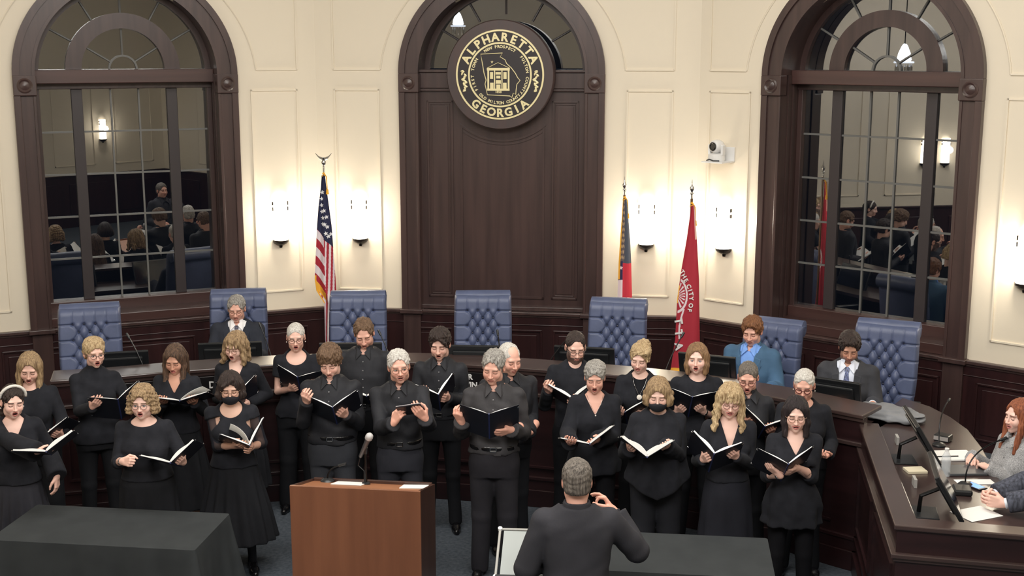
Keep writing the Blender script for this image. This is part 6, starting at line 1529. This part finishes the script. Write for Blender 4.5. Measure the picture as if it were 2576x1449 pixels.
sing(dict(sex='f', h=1.65, at=X(1838, 965, 1.65), yaw=-4, fat=.98, head=(-6, 10, 4), hair=('wavy', 'blond', .17), skin=LT, mouth='smile', glasses=(120, 80, 74), bangs=1, seed=28, top=dict(neck='deepv', slk=.015, bottom=.98), bottom=dict(type='skirt', hem=.50, flare=.035, pleats=9, amp=.004, col=(34, 35, 42)), group=G,
          label='smiling singer with long wavy blonde hair and bangs in a knee-length black dress'),
     (1797, 1141), (1740, 1078), (1876, 1108), 44, flabel='open black folder held by the wavy blonde singer in the short dress', pages=(.014, .010), r=(.2, .45), l=(.7, .45))
_x = X(2004, 998, 1.62)
sing(dict(sex='f', h=1.62, at=_x, yaw=-6, fat=1.0, head=(-10, 8, 0), hair=('long', 'black', .12), skin=LT, mouth='smile', eyes='down', glasses=(150, 130, 124), seed=29, top=dict(neck='v', sleeve=.62, slk=.03, bottom=.74, flare=.06), bottom=dict(type='trousers', w=.95, col=(16, 16, 20)), watch_r='b', group=G,
          label='singer with dark shoulder-length hair and glasses in a long black tunic, nearest on the right'),
     (1984, 1167), (1903, 1124), (2061, 1107), 42, flabel='open black folder held by the dark-haired singer in the long tunic', r=(.35, .55), l=(.25, .6), rf=(.9, .4), lf=(-.9, .4))
# conductor seen from behind
_x = X(1452, 1158, 1.80)
person(dict(sex='m', h=1.80, at=_x, yaw=180, fat=1.0, shw=1.02, head=(180, 2, 0), hair=('short', 'salt', 0), skin=WM, seed=30, curl=.25, top=dict(kind='wool', col=(48, 48, 53), jacket=dict(shirt=(40, 40, 46)), bottom=.78, flare=.03), bottom=dict(TR, col=(30, 30, 34)), hs=1.02,
            rh=dict(p=aty(1528, 1262, _x[1] + .20), f=(-.35, .35, .85), n=(-.75, -.1, -.5), pose='ring', pole=(.62, -.12, .80)), lh=dict(p=(_x[0] - .16, _x[1] + .27, 1.14), f=(.2, .9, .2), n=(.6, .0, -.7), pose='relax', pole=(-.46, -.12, .8)),
            label='conductor seen from behind in a dark suit, one hand raised'))
# people seated at the counter and desk
def seated(px, py, Y): q = aty(px, py, Y); return (q.x, Y)
_x = seated(597, 800, 12.15)
person(dict(sex='m', h=1.76, floor=.35, sit=True, at=_x, yaw=6, fat=1.08, head=(4, 14, 0), hair=('short', 'grey', 0), skin=WM, mouth='smile', glasses=(150, 60, 50), seed=31, tied=1.04, top=dict(kind='wool', col=(44, 47, 56), jacket=dict(shirt=(226, 226, 232), tie=(26, 26, 40))), bottom=dict(TR, col=(40, 42, 50)),
            rh=dict(p=(_x[0] - .14, _x[1] - .42, 1.16), f=(.6, -.7, 0), n=(0, 0, -1), pose='clasp'), lh=dict(p=(_x[0] + .22, _x[1] - .42, 1.16), f=(-.3, -.8, 0), n=(0, 0, -1), pose='hold'),
            label='seated grey-haired man in a dark suit, white shirt and dark tie behind the counter'))
_x = seated(1893, 850, 11.02)
person(dict(sex='m', h=1.80, floor=.35, sit=True, at=_x, yaw=-28, fat=1.08, head=(-26, 16, 0), hair=('full', 'redbr', 0), skin=WM, mouth='closed', seed=32, top=dict(kind='wool', col=(66, 94, 122), jacket=dict(shirt=(112, 152, 218))), bottom=dict(TR, col=(60, 58, 56)),
            rh=dict(p=(_x[0] - .24, _x[1] - .38, 1.14), f=(.4, -.7, 0), n=(0, 0, -1), pose='clasp'), lh=dict(p=(_x[0] + .05, _x[1] - .45, 1.14), f=(-.6, -.5, 0), n=(0, 0, -1), pose='clasp'),
            label='seated man with reddish brown hair in a blue blazer and light blue shirt'))
_x = seated(2136, 880, 10.42)
person(dict(sex='m', h=1.80, floor=.35, sit=True, at=_x, yaw=-20, fat=1.05, head=(-12, 24, 0), hair=('full', 'dark', 0), skin=TAN, mouth='closed', seed=33, beard=((60, 44, 40), .5), tied=1.03, top=dict(kind='wool', col=(56, 57, 62), jacket=dict(shirt=(206, 212, 232), tie=(34, 40, 66))), bottom=dict(TR, col=(40, 42, 50)),
            rh=dict(p=(_x[0] - .18, _x[1] - .38, 1.15), f=(.6, -.7, 0), n=(0, 0, -1), pose='clasp'), lh=dict(p=(_x[0] + .06, _x[1] - .42, 1.16), f=(-.6, -.5, 0), n=(0, 0, -1), pose='hold'),
            label='seated dark-haired man in a charcoal suit and patterned tie looking down'))
_x = (aty(2570, 1060, 8.55).x, 8.55)
person(dict(sex='f', h=1.70, floor=.35, sit=True, at=_x, yaw=-72, fat=1.04, head=(-74, 2, 0), hair=('long', 'auburn', .22), hline=.100, skin=LT, mouth='smile', eyes='down', seed=34, top=dict(kind='tweed', col=(178, 178, 180), neck='collar', slk=.03, name='jacket'), bottom=dict(TR, col=(40, 42, 50)),
            rh=dict(p=(_x[0] - .30, _x[1] + .10, 1.15), f=(-.4, -.9, 0), n=(0, 0, -1), pose='clasp'), lh=dict(p=(_x[0] - .26, _x[1] - .02, 1.15), f=(-.3, .9, 0), n=(0, 0, -1), pose='clasp'),
            label='woman with long auburn hair in a pale grey jacket seated at the right edge'))
chair((_x[0] + .30, _x[1] + .02), -75, 'navy leather chair under the auburn-haired woman, outside the right edge', 1.60)
_h = at(2472, 1262, 1.165); _x = (_h.x + .62, _h.y + .0)
person(dict(sex='m', h=1.78, floor=.35, sit=True, at=_x, yaw=-88, fat=1.05, head=(-88, 10, 0), hair=('short', 'brown', 0), skin=LT, mouth='closed', seed=35, tied=1.0, top=dict(kind='plaid', col=(52, 54, 62), jacket=dict(shirt=(214, 220, 236))), bottom=dict(TR, col=(40, 42, 50)),
            rh=dict(p=_h + Vector((0, .045, .01)), f=(-.8, -.5, 0), n=(.3, -.9, -.1), pose='clasp', pole=(-.2, .5, .9)), lh=dict(p=_h + Vector((.0, -.035, .0)), f=(-.9, .4, .05), n=(.2, .9, -.15), pose='clasp', pole=(-.2, -.6, .9)),
            label='person in a grey checked jacket at the lower right edge, hands clasped'))
chair((_x[0] + .32, _x[1]), -88, 'navy leather chair under the person in the checked jacket, outside the right edge', 1.60)
# folded grey jacket lying on the desk
v = Vol((-.34, -.24, -.005), (.34, .24, .12), .0075)
for (x, y, sx, sy, z, hh) in ((0, 0, .27, .15, .028, .026), (.02, .01, .25, .13, .062, .022), (-.05, .02, .18, .11, .088, .016)): v.ell((x, y, z), (sx, sy, hh), .02)
v.cap((-.2, -.08, .05), (.22, -.12, .04), .026, .02, .02); v.cap((-.1, .08, .08), (.2, .05, .07), .022, .016, .02)
v.noise(.006, (26, 26, 30), 3); v.op(lambda X, Y, Z: Z - .002, (-.4, -.4, -.1), (.4, .4, .003), 0, 's')
V, Q = v.mesh(); o = mk('folded_jacket', V, Q, cloth_m((116, 118, 122), 'wool'), None, True); q = at(2240, 1046, 1.13); o.location = (q.x, q.y, 1.101); o.rotation_euler = (0, 0, math.radians(-32)); tag(o, 'grey jacket folded on the desk beside the man in the charcoal suit', 'jacket')
